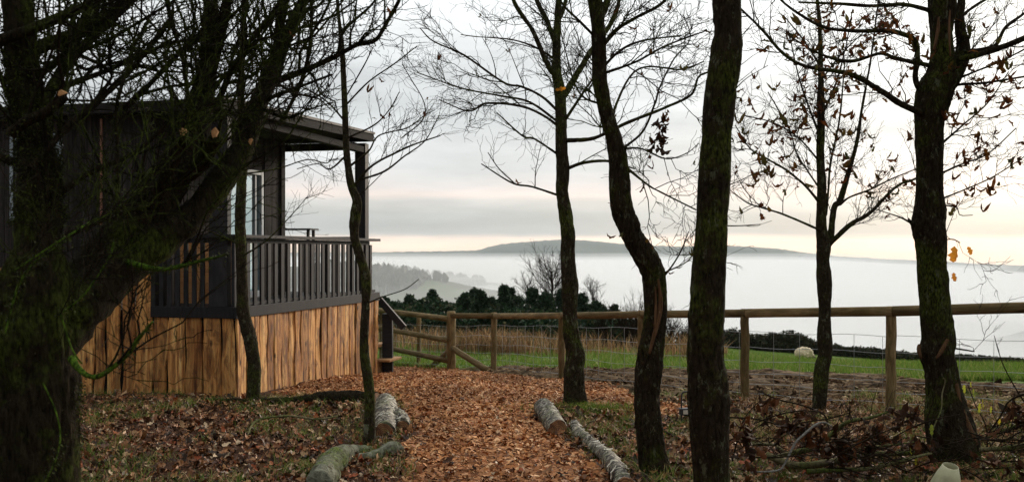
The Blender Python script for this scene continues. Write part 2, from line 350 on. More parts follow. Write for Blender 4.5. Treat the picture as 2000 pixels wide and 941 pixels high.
def birch():
    m, nt, b = mat('birch_bark', .7, .3); g = G(nt)
    v = g.coord('Object', (4, 15, 4)); f = g.noise(v, 2.0, 6, .7, 1.4)
    c = g.ramp(f, [(.45, (.014, .010, .007)), (.50, (.10, .075, .05)), (.56, (.34, .31, .23)), (.8, (.50, .48, .39))])
    mo = g.ramp(g.noise(g.coord('Object'), 4, 5, .7), [(.50, .0), (.66, .85)]); c = g.mix(mo, c, (.10, .11, .04))
    dk = g.ramp(g.noise(g.coord('Object'), 11, 5, .75), [(.52, .0), (.58, .95)]); c = g.mix(dk, c, (.03, .022, .014))
    g.L.new(c, b.inputs['Base Color']); g.bump(f, .012, 1, b); return m
M['birch'] = birch()
M['pale_bark'] = bark('pale_bark', (.025, .022, .015), (.26, .26, .19), (.08, .10, .035), .45, (9, 9, 9), .03, (.04, .028, .018))
def cut():
    m, nt, b = mat('cut_wood', .8); g = G(nt); vec = g.coord('Object')
    ln = g.N.new('ShaderNodeVectorMath'); ln.operation = 'LENGTH'; g.L.new(vec, ln.inputs[0])
    s = g.math('SINE', g.math('ADD', g.math('MULTIPLY', ln.outputs['Value'], 380), g.math('MULTIPLY', g.noise(vec, 9, 3), 9)))
    c = g.ramp(g.math('MULTIPLY_ADD', s, .5), [(0, (.16, .07, .028)), (1, (.36, .19, .085))])
    c = g.mix(g.ramp(g.noise(vec, 12, 4, .7), [(.38, .0), (.6, .9)]), c, (.06, .024, .011)); g.L.new(c, b.inputs['Base Color']); return m
M['cut'] = cut()
M['fresh_cut'] = plain('fresh_cut', (.55, .30, .13), .8, .2, 0, .45, 60)
# ------------------------------------------------------------------ ground
def W(poly): return [tuple(gp(*p)[:2]) for p in poly]
PATH = W([(735, 692), (800, 699), (870, 714), (960, 731), (1090, 742), (1190, 754), (1260, 778), (1345, 800), (1345, 822), (1230, 806), (1140, 806), (1090, 800), (1055, 800), (1055, 830), (1105, 858), (1145, 890), (1180, 935)]) + [(1.35, 6.2), (1.0, 3.0), (-1.1, 3.0), (-1.15, 6.2)] + \
    W([(770, 935), (800, 900), (800, 850), (775, 790), (740, 770), (640, 775), (560, 775), (560, 760), (700, 730)])
def path_mask(x, y):
    xx = x+.12*n2(x, y, 2.2, 3, 31); yy = y+.16*n2(x, y, 2.2, 3, 47)
    return inpoly(xx, yy, PATH)
def grass_mask(x, y):
    edge = 18.4-.38*x+1.3*n2(x, y, .35, 3, 12)+np.where(x < -.5, -1.2*sstep(-.5, -3, x), 0)
    return sstep(-.6, .5, y-edge)
def build_ground():
    ys = np.concatenate([np.arange(-14, 6, .5), np.arange(6, 20, .055), 20*1.022**np.arange(0, 282)]); ys = ys[ys < 9000]
    u = np.concatenate([-np.geomspace(2.2, .26, 40), np.linspace(-.255, .255, 330), np.geomspace(.26, 2.2, 40)])
    Y, U = np.meshgrid(ys, u, indexing='ij'); X = U*(Y+20)
    Z = gz(X, Y); chips = path_mask(X, Y).astype(float); gr = grass_mask(X, Y)
    mud = sstep(10.9, 12.2, Y+.3*n2(X, Y, 1.2, 2, 3)+(X > 0)*0-.0*X)*(1-gr)*(1-chips)*(X > -2.2)
    clod = fbm(np.stack([X*1.4, Y*4.5, X*0], -1), 4, 17); Z = Z+mud*(.07*clod-.02*np.abs(fbm(np.stack([X*4, Y*9, X*0], -1), 2, 8)))
    Z = Z+(1-mud)*(1-gr)*.015*n2(X, Y, 6, 2, 4)*(Y < 25)
    n, m_ = X.shape; idx = np.arange(n*m_).reshape(n, m_)
    Fq = np.stack([idx[:-1, :-1], idx[:-1, 1:], idx[1:, 1:], idx[1:, :-1]], -1).reshape(-1, 4)
    V = np.stack([X, Y, Z], -1).reshape(-1, 3)
    m, nt, b = mat('ground_soil', .95, .05); g = G(nt)
    a = g.N.new('ShaderNodeVertexColor'); a.layer_name = 'zone'; sp = g.N.new('ShaderNodeSeparateColor'); g.L.new(a.outputs[0], sp.inputs[0])
    w_ = g.coord('World'); n1 = g.noise(w_, 30, 5, .7); nb = g.noise(w_, 2.2, 4); vo = g.voro(w_, 26, out='Color'); 
    hs = g.N.new('ShaderNodeSeparateColor'); g.L.new(vo, hs.inputs[0])
    soil = g.ramp(n1, [(.3, (.018, .010, .007)), (.5, (.055, .028, .016)), (.75, (.12, .055, .03))])
    chip = g.ramp(hs.outputs[0], [(0, (.09, .035, .014)), (.5, (.27, .11, .045)), (1, (.42, .21, .10))])
    mudc = g.ramp(g.noise(g.coord('World', (1, 2.2, 1)), 7, 8, .75), [(.38, (.016, .010, .006)), (.50, (.075, .048, .026)), (.63, (.19, .13, .07))])
    grs = g.ramp(g.noise(w_, 6, 6, .75), [(.3, (.05, .085, .014)), (.55, (.085, .14, .022)), (.8, (.15, .19, .045))])
    grs = g.mix(g.ramp(g.noise(g.coord('World', (.25, 1, 1)), .5, 4, .6), [(.45, .0), (.75, .55)]), grs, (.10, .10, .035))
    c = g.mix(sp.outputs[0], soil, chip); c = g.mix(sp.outputs[2], c, mudc); c = g.mix(sp.outputs[1], c, grs)
    g.L.new(c, b.inputs['Base Color']); g.bump(n1, .02, .8, b)
    zone = np.stack([chips, gr, mud], -1).reshape(-1, 3)
    link('ground', mesh('ground', V, Fq, m, True, zone, 'zone'), kind='structure')
build_ground()
# ------------------------------------------------------------------ scatter
def euler_mats(n, tilt=.5, flip=False):
    a = rng.uniform(0, 2*np.pi, n); b = rng.normal(0, tilt, n); c = rng.normal(0, tilt, n)
    Rz = np.zeros((n, 3, 3)); Rz[:, 0, 0] = np.cos(a); Rz[:, 0, 1] = -np.sin(a); Rz[:, 1, 0] = np.sin(a); Rz[:, 1, 1] = np.cos(a); Rz[:, 2, 2] = 1
    Rx = np.zeros((n, 3, 3)); Rx[:, 0, 0] = 1; Rx[:, 1, 1] = np.cos(b); Rx[:, 1, 2] = -np.sin(b); Rx[:, 2, 1] = np.sin(b); Rx[:, 2, 2] = np.cos(b)
    Ry = np.zeros((n, 3, 3)); Ry[:, 1, 1] = 1; Ry[:, 0, 0] = np.cos(c); Ry[:, 0, 2] = np.sin(c); Ry[:, 2, 0] = -np.sin(c); Ry[:, 2, 2] = np.cos(c)
    return Rz @ Rx @ Ry
def inst(TV, TF, pos, scl, R):
    "TV (n,m,3) per-instance template or (m,3)"
    n = len(pos); TV = np.broadcast_to(TV, (n,)+TV.shape[-2:]); m = TV.shape[1]
    V = np.einsum('nij,nmj->nmi', R, TV*scl[:, None, :])+pos[:, None, :]
    Fq = (TF[None]+(np.arange(n)*m)[:, None, None]).reshape(-1, TF.shape[1]); return V.reshape(-1, 3), Fq
LEAF_V = np.array([(0, -.5, 0), (.22, -.28, .03), (-.22, -.28, .03), (.13, -.12, .02), (-.13, -.12, .02), (.32, .10, .07), (-.32, .10, .07), (.16, .22, .04), (-.16, .22, .04), (.2, .38, .08), (-.2, .38, .08), (0, .52, .02), (0, 0, -.03), (0, .3, -.02)])
LEAF_F = np.array([(0, 1, 12), (0, 12, 2), (1, 3, 12), (2, 12, 4), (3, 5, 12), (4, 12, 6), (5, 7, 13), (5, 13, 12), (6, 13, 8), (6, 12, 13), (7, 9, 13), (8, 13, 10), (9, 11, 13), (10, 13, 11)])
def curl(TV, n, amt):
    T = np.repeat(TV[None], n, 0).copy(); k = rng.normal(0, amt, n)[:, None]; k2 = rng.normal(0, amt, n)[:, None]
    T[:, :, 2] += k*T[:, :, 0]**2*3+k2*T[:, :, 1]**2*2+rng.normal(0, .03, T.shape[:2]); return T
def palette(n, cols, weights=None, var=.25):
    cols = np.array(cols); i = rng.choice(len(cols), n, p=None if weights is None else np.array(weights)/np.sum(weights)); return cols[i]*rng.uniform(1-var, 1+var, (n, 1))
def rand_view(n, px0, px1, d0, d1, pw=1.0):
    d = d0+(d1-d0)*rng.random(n)**pw; u = (rng.uniform(px0, px1, n)-CX)/F; return u*d, d
def scatter_chips():
    n = 150000
    x = rng.uniform(-3.6, 2.7, n); y = 4+15*rng.random(n)**.9; k = path_mask(x, y); k &= ~inpoly(x, y, FOOT)
    near = np.clip((y-6.4)/2.6, .45, 1); k &= rng.random(n) < near
    x, y = x[k], y[k]; n = len(x)
    TV = np.array([(-.5, -.5, 0), (.5, -.5, .02), (.5, .5, 0), (-.5, .5, .03), (0, -.42, .12), (0, .42, .12)]); TF = np.array([(0, 4, 5, 3), (4, 1, 2, 5)])
    ln = rng.gamma(6, .0062, n); s = np.stack([ln, ln*rng.uniform(.25, .6, n), ln*rng.uniform(.1, .5, n)], -1)
    pos = np.stack([x, y, gz(x, y)+.006+rng.uniform(0, .014, n)], -1)
    V, Fq = inst(TV, TF, pos, s, euler_mats(n, .42))
    c = palette(n, [(.54, .26, .105), (.44, .185, .065), (.29, .10, .034), (.12, .048, .02), (.66, .39, .20), (.37, .145, .05)], [3.4, 4, 2.4, 1.2, 1.8, 2])
    dirt = .7+.3*sstep(-.3, .5, n2(x, y, 1.1, 2, 77)); c = c*dirt[:, None]
    link('wood_chips', mesh('wood_chips', V, Fq, M['chip'], False, np.repeat(c, 6, 0)), label='orange brown wood chips covering the path past the cabin', kind='stuff')
def scatter_litter():
    n = 34000; x, y = rand_view(n, -150, 2150, 5.6, 12.4, .9)
    on = path_mask(x, y); dens = np.where(on, np.clip(.62-(y-6.8)/3.0, .02, .5), .9)*(1-.75*sstep(10.6, 12.2, y))
    dens = np.where((x > -2.4) & (y > 11.6), 0, dens)
    k = (rng.random(n) < dens) & ~inpoly(x, y, FOOT); x, y = x[k], y[k]; n = len(x)
    sz = rng.gamma(6, .0090, n)*np.where(path_mask(x, y), .75, 1); pos = np.stack([x, y, gz(x, y)+.012+rng.uniform(0, .035, n)], -1)
    V, Fq = inst(curl(LEAF_V, n, .5), LEAF_F, pos, np.stack([sz, sz, sz], -1), euler_mats(n, .5))
    c = palette(n, [(.15, .06, .022), (.25, .11, .040), (.075, .032, .014), (.34, .20, .10), (.26, .065, .020), (.42, .30, .18), (.035, .020, .011)], [4, 3.4, 3, 1.6, 1.1, .7, 2.2])
    link('fallen_leaves', mesh('fallen_leaves', V, Fq, M['litter'], True, np.repeat(c, len(LEAF_V), 0)), label='curled brown fallen leaves littering the woodland floor', kind='stuff')
def blades(name, label, x, y, h, wid, cols, wts, lean=.35, seg=3, zoff=0, up=None):
    n = len(x); a = rng.uniform(0, 2*np.pi, n); ln = rng.normal(0, lean, (n, 2))*h[:, None]
    base = np.stack([x, y, gz(x, y)+zoff-.01], -1); side = np.stack([np.cos(a), np.sin(a), 0*a], -1)*wid[:, None]*.5
    V = np.zeros((n, seg*2+1, 3))
    for i in range(seg):
        t = i/seg; c = base+np.stack([ln[:, 0]*t*t, ln[:, 1]*t*t, h*t*(1-.15*t)], -1); V[:, 2*i] = c-side*(1-t*.6); V[:, 2*i+1] = c+side*(1-t*.6)
    V[:, -1] = base+np.stack([ln[:, 0], ln[:, 1], h*.86], -1)
    Fq = np.array([(2*i, 2*i+1, 2*i+3, 2*i+2) for i in range(seg-1)]); Ft = np.array([(2*seg-2, 2*seg-1, 2*seg)])
    off = (np.arange(n)*(seg*2+1))[:, None, None]; c = np.repeat(palette(n, cols, wts), seg*2+1, 0)
    return link(name, mesh(name, V.reshape(-1, 3), [(Fq[None]+off).reshape(-1, 4), (Ft[None]+off).reshape(-1, 3)], M['blade'], True, c), label=label, kind='stuff')
def scatter_clods():
    n = 30000; x, y = rand_view(n, 950, 2150, 11.0, 22.5); k = (grass_mask(x, y) < .4) & ~path_mask(x, y); x, y = x[k], y[k]; n = len(x)
    TV = np.array([(1, 0, 0), (0, 1, 0), (-1, 0, 0), (0, -1, 0), (0, 0, .8), (0, 0, -.6)]); TF = np.array([(0, 1, 4), (1, 2, 4), (2, 3, 4), (3, 0, 4), (1, 0, 5), (2, 1, 5), (3, 2, 5), (0, 3, 5)])
    T = np.repeat(TV[None], n, 0)+rng.normal(0, .3, (n, 6, 3)); s_ = rng.gamma(3, .0055, n); V, Fq = inst(T, TF, np.stack([x, y, gz(x, y)+.01], -1), np.stack([s_*1.5, s_, s_*.7], -1), euler_mats(n, .4))
    link('mud_clods', mesh('mud_clods', V, Fq, M['clod'], False, np.repeat(palette(n, [(.04, .024, .014), (.11, .068, .040), (.20, .13, .075), (.36, .27, .16)], [3, 4, 2.5, .6]), 6, 0)), label='broken brown clods and debris on the churned mud', kind='stuff')
def scatter_grass():
    # woodland tufts
    nt_ = 2000; tx, ty = rand_view(nt_, 100, 2100, 6.6, 12.3); k = ~path_mask(tx, ty) & (n2(tx, ty, 1.3, 2, 55) > -.15) & ~inpoly(tx, ty, FOOT); tx, ty = tx[k], ty[k]
    r = rng.integers(10, 34, len(tx)); x = np.repeat(tx, r)+rng.normal(0, .05, r.sum()); y = np.repeat(ty, r)+rng.normal(0, .05, r.sum()); n = len(x)
    k = ~inpoly(x, y, FOOT); x, y = x[k], y[k]; n = len(x)
    blades('woodland_grass', 'thin green and straw grass tufts among fallen leaves', x, y, rng.uniform(.03, .15, n), rng.uniform(.003, .007, n), [(.07, .13, .015), (.12, .18, .03), (.30, .22, .09), (.45, .36, .19)], [4, 3, 1.6, 1.2], .55)
    # straw near the right fence
    nt_ = 420; tx, ty = rand_view(nt_, 1400, 2100, 8.6, 11.6); r = rng.integers(8, 22, nt_); x = np.repeat(tx, r)+rng.normal(0, .06, r.sum()); y = np.repeat(ty, r)+rng.normal(0, .06, r.sum()); n = len(x)
    blades('straw_grass', 'dead straw coloured grass along the foot of the fence', x, y, rng.uniform(.04, .17, n), rng.uniform(.002, .005, n), [(.40, .30, .15), (.28, .20, .09), (.18, .12, .05)], [3, 3, 2], .6)
    # field
    n = 95000; x, y = rand_view(n, 650, 2150, 14.5, 80, 1.7); k = (grass_mask(x, y) > .5*rng.random(n)+.1); x, y = x[k], y[k]; n = len(x)
    blades('field_grass', 'short green pasture grass in the field beyond the fence', x, y, rng.uniform(.05, .16, n)*(1+y/60), .012+.0006*y*rng.random(n), [(.085, .155, .018), (.13, .205, .030), (.21, .225, .065)], [3, 3, 1.5], .45, 2)
    # tall dead grass band
    n = 30000; d = 25+9*rng.random(n); u = (rng.uniform(700, 1420, n)-CX)/F; x = u*d; k = rng.random(n) < np.clip((n2(x, d, .7, 3, 21)*1.6+.7), .03, 1)*(.10+.95*np.exp(-((u+.01)/.052)**2)+.25*(np.abs(u-.20)<.03)); x, d = x[k], d[k]; n = len(x)
    hh = rng.uniform(.22, .74, n)*(1+.35*n2(x, d, .6, 2, 3)); blades('tall_dead_grass', 'tall tawny dead grass at the field edge below the conifers', x, d, hh, rng.uniform(.012, .035, n), [(.20, .115, .055), (.34, .22, .11), (.12, .065, .03), (.09, .08, .03)], [4, 3, 3, 1.5], .30)
# ------------------------------------------------------------------ cabin
A0 = Vector((-3.42, 12.3)); TH = -math.atan2(.2435, .9699)
E1 = Vector((.2435, .9699)); EX = Vector((.9699, -.2435))
def cw(x, y): p = A0+EX*x+E1*y; return p
FOOT = [tuple(cw(*p)) for p in ((.06, -.06), (.06, 4.70), (-6.6, 4.7), (-6.6, -.06))]
def build_cabin():
    cab = thing('cabin', 'dark timber cabin on a golden plank base with railed balcony and porch roof', 'cabin', (A0.x, A0.y, 0), TH)
    def part(name, data, parent=cab, bev=None, label=None):
        o = link(name, data, parent, label)
        if bev: bevel(o, bev)
        return o
    def bx(name, b, m, bev=.004, parent=cab, label=None): return part(name, MB().box(*b).mesh(name, M[m]), parent, bev, label)
    # --- skirting planks: wavy-edged boards
    def plank(name, w_, h, lean):
        k = 18; zs = np.linspace(0, h, k); t0 = rng.uniform(0, 50)
        l = -w_/2+.007+.030*vnoise(np.stack([zs*3.1+t0, zs*0, zs*0], -1)); r = w_/2-.007+.030*vnoise(np.stack([zs*3.1+t0+30, zs*0, zs*0], -1))
        fr = .022+.008*vnoise(np.stack([zs*3+t0, zs*0+4, zs*0], -1)); V = []
        for i in range(k): V += [(l[i], .0, zs[i]), (l[i]+.008, fr[i], zs[i]), ((l[i]+r[i])/2, fr[i]+.002, zs[i]), (r[i]-.008, fr[i], zs[i]), (r[i], 0, zs[i])]
        Fq = [(5*i+j, 5*i+j+1, 5*i+5+j+1, 5*i+5+j) for i in range(k-1) for j in range(4)]; b = 5*(k-1)
        Fq += [(5*i+4, 5*i, 5*i+5, 5*i+9) for i in range(k-1)]
        return mesh(name, V, [np.array(Fq), np.array([(b, b+1, b+2, b+3, b+4), (4, 3, 2, 1, 0)])], M['plank'], False)
    s = 0.0
    while s < 4.6:                                              # right-hand face, looks to +x
        w_ = rng.uniform(.16, .27); w_ = min(w_, 4.64-s); pw = cw(0, s+w_/2); g0 = float(gz(pw.x, pw.y))-.12
        o = part('plank', plank('plank', w_, .868-g0, 0)); o.location = (rng.uniform(-.014, .014), s+w_/2, g0); o.rotation_euler.z = -math.pi/2; s += w_
    t = 0.0
    while t < 5.6:                                              # near face
        w_ = rng.uniform(.17, .27)
        if t < 1.14 <= t+w_: w_ = 1.14-t+.001
        top = .866 if t < 1.13 else 1.475+rng.uniform(-.004, .004); pw = cw(-t-w_/2, 0); g0 = float(gz(pw.x, pw.y))-.12
        o = part('plank', plank('plank', w_, top-g0, 0)); o.location = (-t-w_/2, rng.uniform(-.014, .014), g0); o.rotation_euler.z = math.pi; t += w_
    bx('backing', (-5.6, -.03, .05, 4.6, -.6, .84), 'cladding', None)
    # --- deck
    bx('deck_fascia', (.0, .045, -.045, 4.69, .868, 1.005), 'charcoal'); bx('deck_fascia', (-1.16, -.003, -.045, .0, .868, 1.005), 'charcoal')
    bx('bottom_rail', (-.07, -.0, .05, 4.6, 1.01, 1.055), 'charcoal')
    y = .05
    while y < 4.6:
        if not (y < 3.5): bx('deck_board', (-3.4, -.08, y, y+.136, .975, 1.0), 'charcoal', .003)
        else: bx('deck_board', (-1.13, -.08, y, y+.136, .975, 1.0), 'charcoal', .003)
        y += .142
    # --- columns and railing
    bx('column', (-.37, -.11, .0, .10, 1.006, 3.42), 'charcoal', .006); bx('column', (-.26, -.11, 4.42, 4.58, 1.0, 3.50), 'charcoal', .006); bx('column_trim', (-.305, -.265, 4.44, 4.57, 1.0, 3.5), 'charcoal', .003)
    bx('handrail', (-.10, .055, -.055, 4.70, 1.862, 1.905), 'charcoal', .005); bx('handrail', (-1.16, -.102, -.055, .055, 1.862, 1.905), 'charcoal', .005)
    bx('top_rail', (-.05, -.02, .06, 4.4, 1.80, 1.858), 'charcoal'); bx('top_rail', (-1.13, -.38, -.0, .03, 1.80, 1.858), 'charcoal')
    bal = MB().box(-.014, .014, -.044, .044, 0, .80).mesh('baluster', M['charcoal']); balf = MB().box(-.029, .029, -.014, .014, 0, .86).mesh('baluster', M['charcoal'])
    y = .13
    while y < 4.4: o = part('baluster', bal, bev=.003); o.location = (-.004, y, 1.0); y += .185
    x = -.44
    while x > -1.14: o = part('baluster', balf, bev=.003); o.location = (x, -.018, 1.0); x -= .116
    bx('corner_post', (-.045, .0, -.018, .05, 1.006, 1.86), 'charcoal')
    # far railing
    bx('handrail', (-3.3, -.25, 4.55, 4.65, 1.90, 1.94), 'charcoal'); x = -.3
    while x > -3.2: o = part('baluster', balf, bev=.003); o.location = (x, 4.62, 1.0); x -= .15
    part('table', MB().box(-1.9, -.95, 4.1, 4.42, 2.05, 2.075).box(-1.85, -1.81, 4.14, 4.18, 1.0, 2.048).box(-1.04, -1.0, 4.14, 4.18, 1.0, 2.048).box(-1.85, -1.81, 4.34, 4.38, 1.0, 2.048).box(-1.04, -1.0, 4.34, 4.38, 1.0, 2.048).mesh('table', M['charcoal']), label='tall dark bar table on the deck')
    # --- body
    z0, z1 = 1.478, 3.44
    x = -1.14; bw = .148
    while x > -5.5:                                             # near wall boards with a window gap
        pc = [(z0, z1)]
        if -3.27 < x-bw/2 < -2.52: pc = [(z0, 2.10), (3.22, z1)]
        for a, b in pc: bx('board', (x-bw+.006, x, -.018+rng.uniform(-.003, .003), .012, a, b), 'cladding', .003)
        x -= bw
    fr = part('window', MB().box(-3.27, -2.50, -.03, .02, 2.10, 2.15).box(-3.27, -2.50, -.03, .02, 3.17, 3.22).box(-3.27, -3.22, -.03, .02, 2.153, 3.167).box(-2.55, -2.50, -.03, .02, 2.153, 3.167).box(-2.90, -2.86, -.025, .015, 2.153, 3.167).mesh('window', M['frame_grey'])); bevel(fr, .004)
    link('pane', MB().box(-3.22, -2.90, -.004, .004, 2.15, 3.17).mesh('pane', M['glass']), fr); link('pane', MB().box(-2.86, -2.55, -.004, .004, 2.15, 3.17).mesh('pane', M['glass']), fr)
    pp = MB(); V, Q = tubes(np.array([[(-1.86, -.06, 1.6), (-1.86, -.06, 2.2), (-1.86, -.06, 2.8), (-1.86, -.06, 3.38)]]), np.full((1, 4), .017), 10); part('downpipe', mesh('downpipe', V, Q, M['copper']))
    y = 0.02                                                    # side wall facing the deck
    while y < 3.5:
        e = min(y+.148, 3.5)
        pc = [(1.001, z1)]
        if 1.72 < (y+e)/2 < 2.80: pc = [(2.93, z1)]
        for a, b in pc: bx('board', (-1.17, -1.14+rng.uniform(-.003, .003), y+.003, e-.003, a, b), 'cladding', .003)
        y = e
    bx('corner_trim', (-1.16, -1.115, 3.40, 3.53, 1.0, 3.44), 'cladding'); bx('corner_trim', (-1.17, -1.12, 2.86, 2.98, 1.0, 3.44), 'cladding'); bx('corner_trim', (-1.17, -1.118, 1.60, 1.72, 1.0, 3.44), 'charcoal')
    dr = part('door', MB().box(-1.20, -1.10, 1.73, 1.80, 1.0, 2.93).box(-1.20, -1.10, 2.72, 2.79, 1.0, 2.93).box(-1.20, -1.10, 1.802, 2.718, 2.85, 2.92).box(-1.20, -1.10, 1.802, 2.718, 1.002, 1.10).box(-1.18, -1.12, 2.56, 2.60, 1.102, 2.848).mesh('door', M['frame_grey'])); bevel(dr, .004)
    link('pane', MB().box(-1.155, -1.147, 1.80, 2.56, 1.10, 2.85).mesh('pane', M['glass']), dr); link('pane', MB().box(-1.155, -1.147, 2.60, 2.72, 1.10, 2.85).mesh('pane', M['glass']), dr)
    # back wall with a wide glazed opening, interior
    bx('back_wall', (-5.5, -4.6, 3.42, 3.5, 1.0, 3.44), 'cladding', None); bx('back_wall', (-4.6, -1.175, 3.42, 3.5, 2.98, 3.44), 'cladding', None); bx('back_wall', (-1.34, -1.175, 3.42, 3.5, 1.0, 2.98), 'cladding', None)
    bw_ = part('window', MB().box(-4.6, -1.34, 3.43, 3.49, 1.0, 1.07).box(-4.6, -1.34, 3.43, 3.49, 2.91, 2.98).box(-2.5, -2.43, 3.43, 3.49, 1.072, 2.908).mesh('window', M['frame_grey']))
    link('pane', MB().box(-4.6, -1.34, 3.455, 3.463, 1.07, 2.91).mesh('pane', M['glass']), bw_)
    bx('end_wall', (-5.56, -5.5, .02, 3.5, 1.0, 3.44), 'cladding', None); bx('floor', (-5.5, -1.175, .02, 3.42, .95, 1.0), 'inside', None); bx('interior_wall', (-5.49, -1.2, .016, .05, 1.0, 2.1), 'inside', None)
    # roof: wedge slab, rafters, fascia
    def slab(x0, x1, y0, y1, za0, za1, th):
        V = [(x0, y0, za0-th), (x1, y0, za0-th), (x1, y1, za1-th), (x0, y1, za1-th), (x0, y0, za0), (x1, y0, za0), (x1, y1, za1), (x0, y1, za1)]
        return MB().add(V, np.array([(3, 2, 1, 0), (4, 5, 6, 7), (0, 1, 5, 4), (1, 2, 6, 5), (2, 3, 7, 6), (3, 0, 4, 7)]))
    rf = part('roof', slab(-5.8, -.06, -.20, 4.58, 3.545, 3.66, .05).mesh('roof', M['roof']), bev=.004)
    for (x0, x1, y0, y1, a, b, th) in ((-.06, -.03, -.23, 4.61, 3.56, 3.675, .135), (-5.8, -.062, -.23, -.20, 3.56, 3.56, .135), (-5.8, -.062, 4.58, 4.61, 3.675, 3.675, .135)):
        bevel(link('fascia', slab(x0, x1, y0, y1, a, b, th).mesh('fascia', M['roof']), rf), .003)
    bevel(link('drip_edge', slab(-.03, -.015, -.25, 4.63, 3.585, 3.70, .04).mesh('drip_edge', M['charcoal']), rf), .003)
    bx('beam', (-.24, -.12, .12, 4.40, 3.34, 3.44), 'roof'); bx('beam', (-3.4, -.31, 4.44, 4.56, 3.40, 3.52), 'roof')
    # honey coloured screen of horizontal boards on the deck
    for i in range(6): bx('screen_board', (-1.10, -.10, .42, .45, 1.02+i*.135, 1.02+i*.135+.132), 'honey', .004)
    # stairs at the far corner with a sloping handrail
    for k in range(3):
        bx('stair_tread', (-.55+.24*k, -.27+.24*k, 4.72, 5.3, .30-.24*k, .34-.24*k), 'step'); bx('stair_riser', (-.54+.24*k, -.52+.24*k, 4.74, 5.28, .06-.24*k, .295-.24*k), 'step')
    return cab
cabin = build_cabin()
def world_obox(name, a, b, w_, h, m, parent=None, bev=.005):
    a = Vector(a); b = Vector(b); L = (b-a).length; o = link(name, MB().box(0, L, -w_/2, w_/2, -h/2, h/2).mesh(name, M[m]), parent)
    q = (b-a).to_track_quat('X', 'Z'); o.rotation_mode = 'QUATERNION'; o.rotation_quaternion = q; o.location = a
    if bev: bevel(o, bev)
    return o
hr = thing('stair_handrail', 'charcoal stair post with sloping handrail at the far corner of the cabin', 'handrail', gd(757, 17.2))
base = Vector(hr.location)
def hb(name, a, b, w_, h): return world_obox(name, Vector(a)-base, Vector(b)-base, w_, h, 'charcoal', hr)
g0 = gd(758, 17.2); hb('post', (g0.x, g0.y, g0.z-.1), tuple(pt(757, 612, 17.2)), .17, .17)
hb('handrail', tuple(pt(735, 578, 17.15)), tuple(pt(789, 640, 17.1)), .09, .11)
scatter_chips(); scatter_litter(); scatter_clods(); scatter_grass()
# ------------------------------------------------------------------ fence
def wood_post(name, p, top, r, parent, flat=False, m='fence'):
    n = 14; h = top-p.z+.15; zs = np.linspace(0, h, 9); P = np.zeros((1, 9, 3)); P[0, :, 2] = zs; P[0, :, 0] = rng.normal(0, .004, 9); R = np.full((1, 9), r)*rng.uniform(.97, 1.03, (1, 9)); R[0, -1] *= .93
    V, Q = tubes(P, R, n); V = np.vstack([V, [P[0, -1]]]); k = len(V)-1; b = 8*n
    o = link(name, mesh(name, V, [Q, np.array([(b+i, b+(i+1) % n, k) for i in range(n)])], M[m]), parent); o.location = Vector(p)-Vector(parent.location)+Vector((0, 0, -.15)); return o
def pole(name, a, b, r, parent, m='rail', flat=1.0):
    a = Vector(a); b = Vector(b); L = (b-a).length; k = 12; P = np.zeros((1, k, 3)); P[0, :, 0] = np.linspace(0, L, k); P[0, :, 1] = rng.normal(0, .004, k)
    V, Q = tubes(P, np.full((1, k), r), 12); V[:, 1] *= flat; V[:, 1:] *= (1+.05*vnoise(V*np.array([3, 9, 9])+a.x*7))[:, None]
    caps = np.array([list(range(12))[::-1], list(range((k-1)*12, k*12))])
    o = link(name, mesh(name, V, [Q, caps], M[m]), parent); o.location = a-Vector(parent.location); o.rotation_mode = 'QUATERNION'; o.rotation_quaternion = (b-a).to_track_quat('X', 'Z'); return o
def netting(name, a, b, parent, hs=(.06, .18, .31, .46, .62, .80), m='wire', off=(0, 0, 0)):
    a = Vector(a); b = Vector(b); L = (b-a).length; k = max(2, int(L/.32)); P = []
    def gpos(t, h): p = a.lerp(b, t); return (p.x+off[0], p.y+off[1], p.z+h+.012*math.sin(t*9+h*7))
    for h in hs: P.append([gpos(t, h) for t in np.linspace(0, 1, 8)])
    for i in range(k+1):
        t = (i+.2)/(k+.4); P.append([gpos(t, h) for h in np.linspace(hs[0], hs[-1], 8)])
    V, Q = tubes(np.array(P), np.full((len(P), 8), .0028), 4); o = link(name, mesh(name, V-np.array(parent.location), Q, M[m]), parent); return o
FP = [(2260, 9.5, 572), (1991.5, 10.0, 588), (1740, 10.9, 598), (1455, 11.9, 603), (1253, 13.4, 606), (1097, 15.3, 610), (965, 17.9, 610), (881, 18.5, 608)]
f1 = thing('field_fence', 'long post and rail fence with wire netting between path and pasture', 'fence', gd(1455, 11.9))
pp = []
for i, (px, d, ty) in enumerate(FP):
    g0 = gd(px, d)
    if i == 1: pp.append((None, pt(px, 601, d), g0)); continue       # a rail joint past which the rail runs out of the picture
    rad = {881: .085, 1740: .055}.get(px, .052)
    wood_post('post', g0, pt(px, ty, d).z, rad, f1); pp.append((g0, pt(px, ty, d), g0))
tops = [(2260, 9.5, 593), (1991.5, 10.0, 601), (1740, 10.9, 607), (1455, 11.9, 611), (1253, 13.4, 613.5), (1097, 15.3, 616), (965, 17.9, 616.5), (881, 18.5, 616)]
TP = [pt(px, y, d) for px, d, y in tops]
for i in range(len(TP)-1):
    if i == 0: pole('rail', TP[0]+Vector((0, -.04, 0)), TP[2]+Vector((0, -.05, 0)), .058, f1, flat=.7); continue
    if i == 1: continue
    pole('rail', TP[i]+Vector((0, -.05, 0)), TP[i+1]+Vector((0, -.05, 0)), .050 if i > 2 else .054, f1, flat=.7)
gs = [gd(px, d) for px, d, _ in FP]
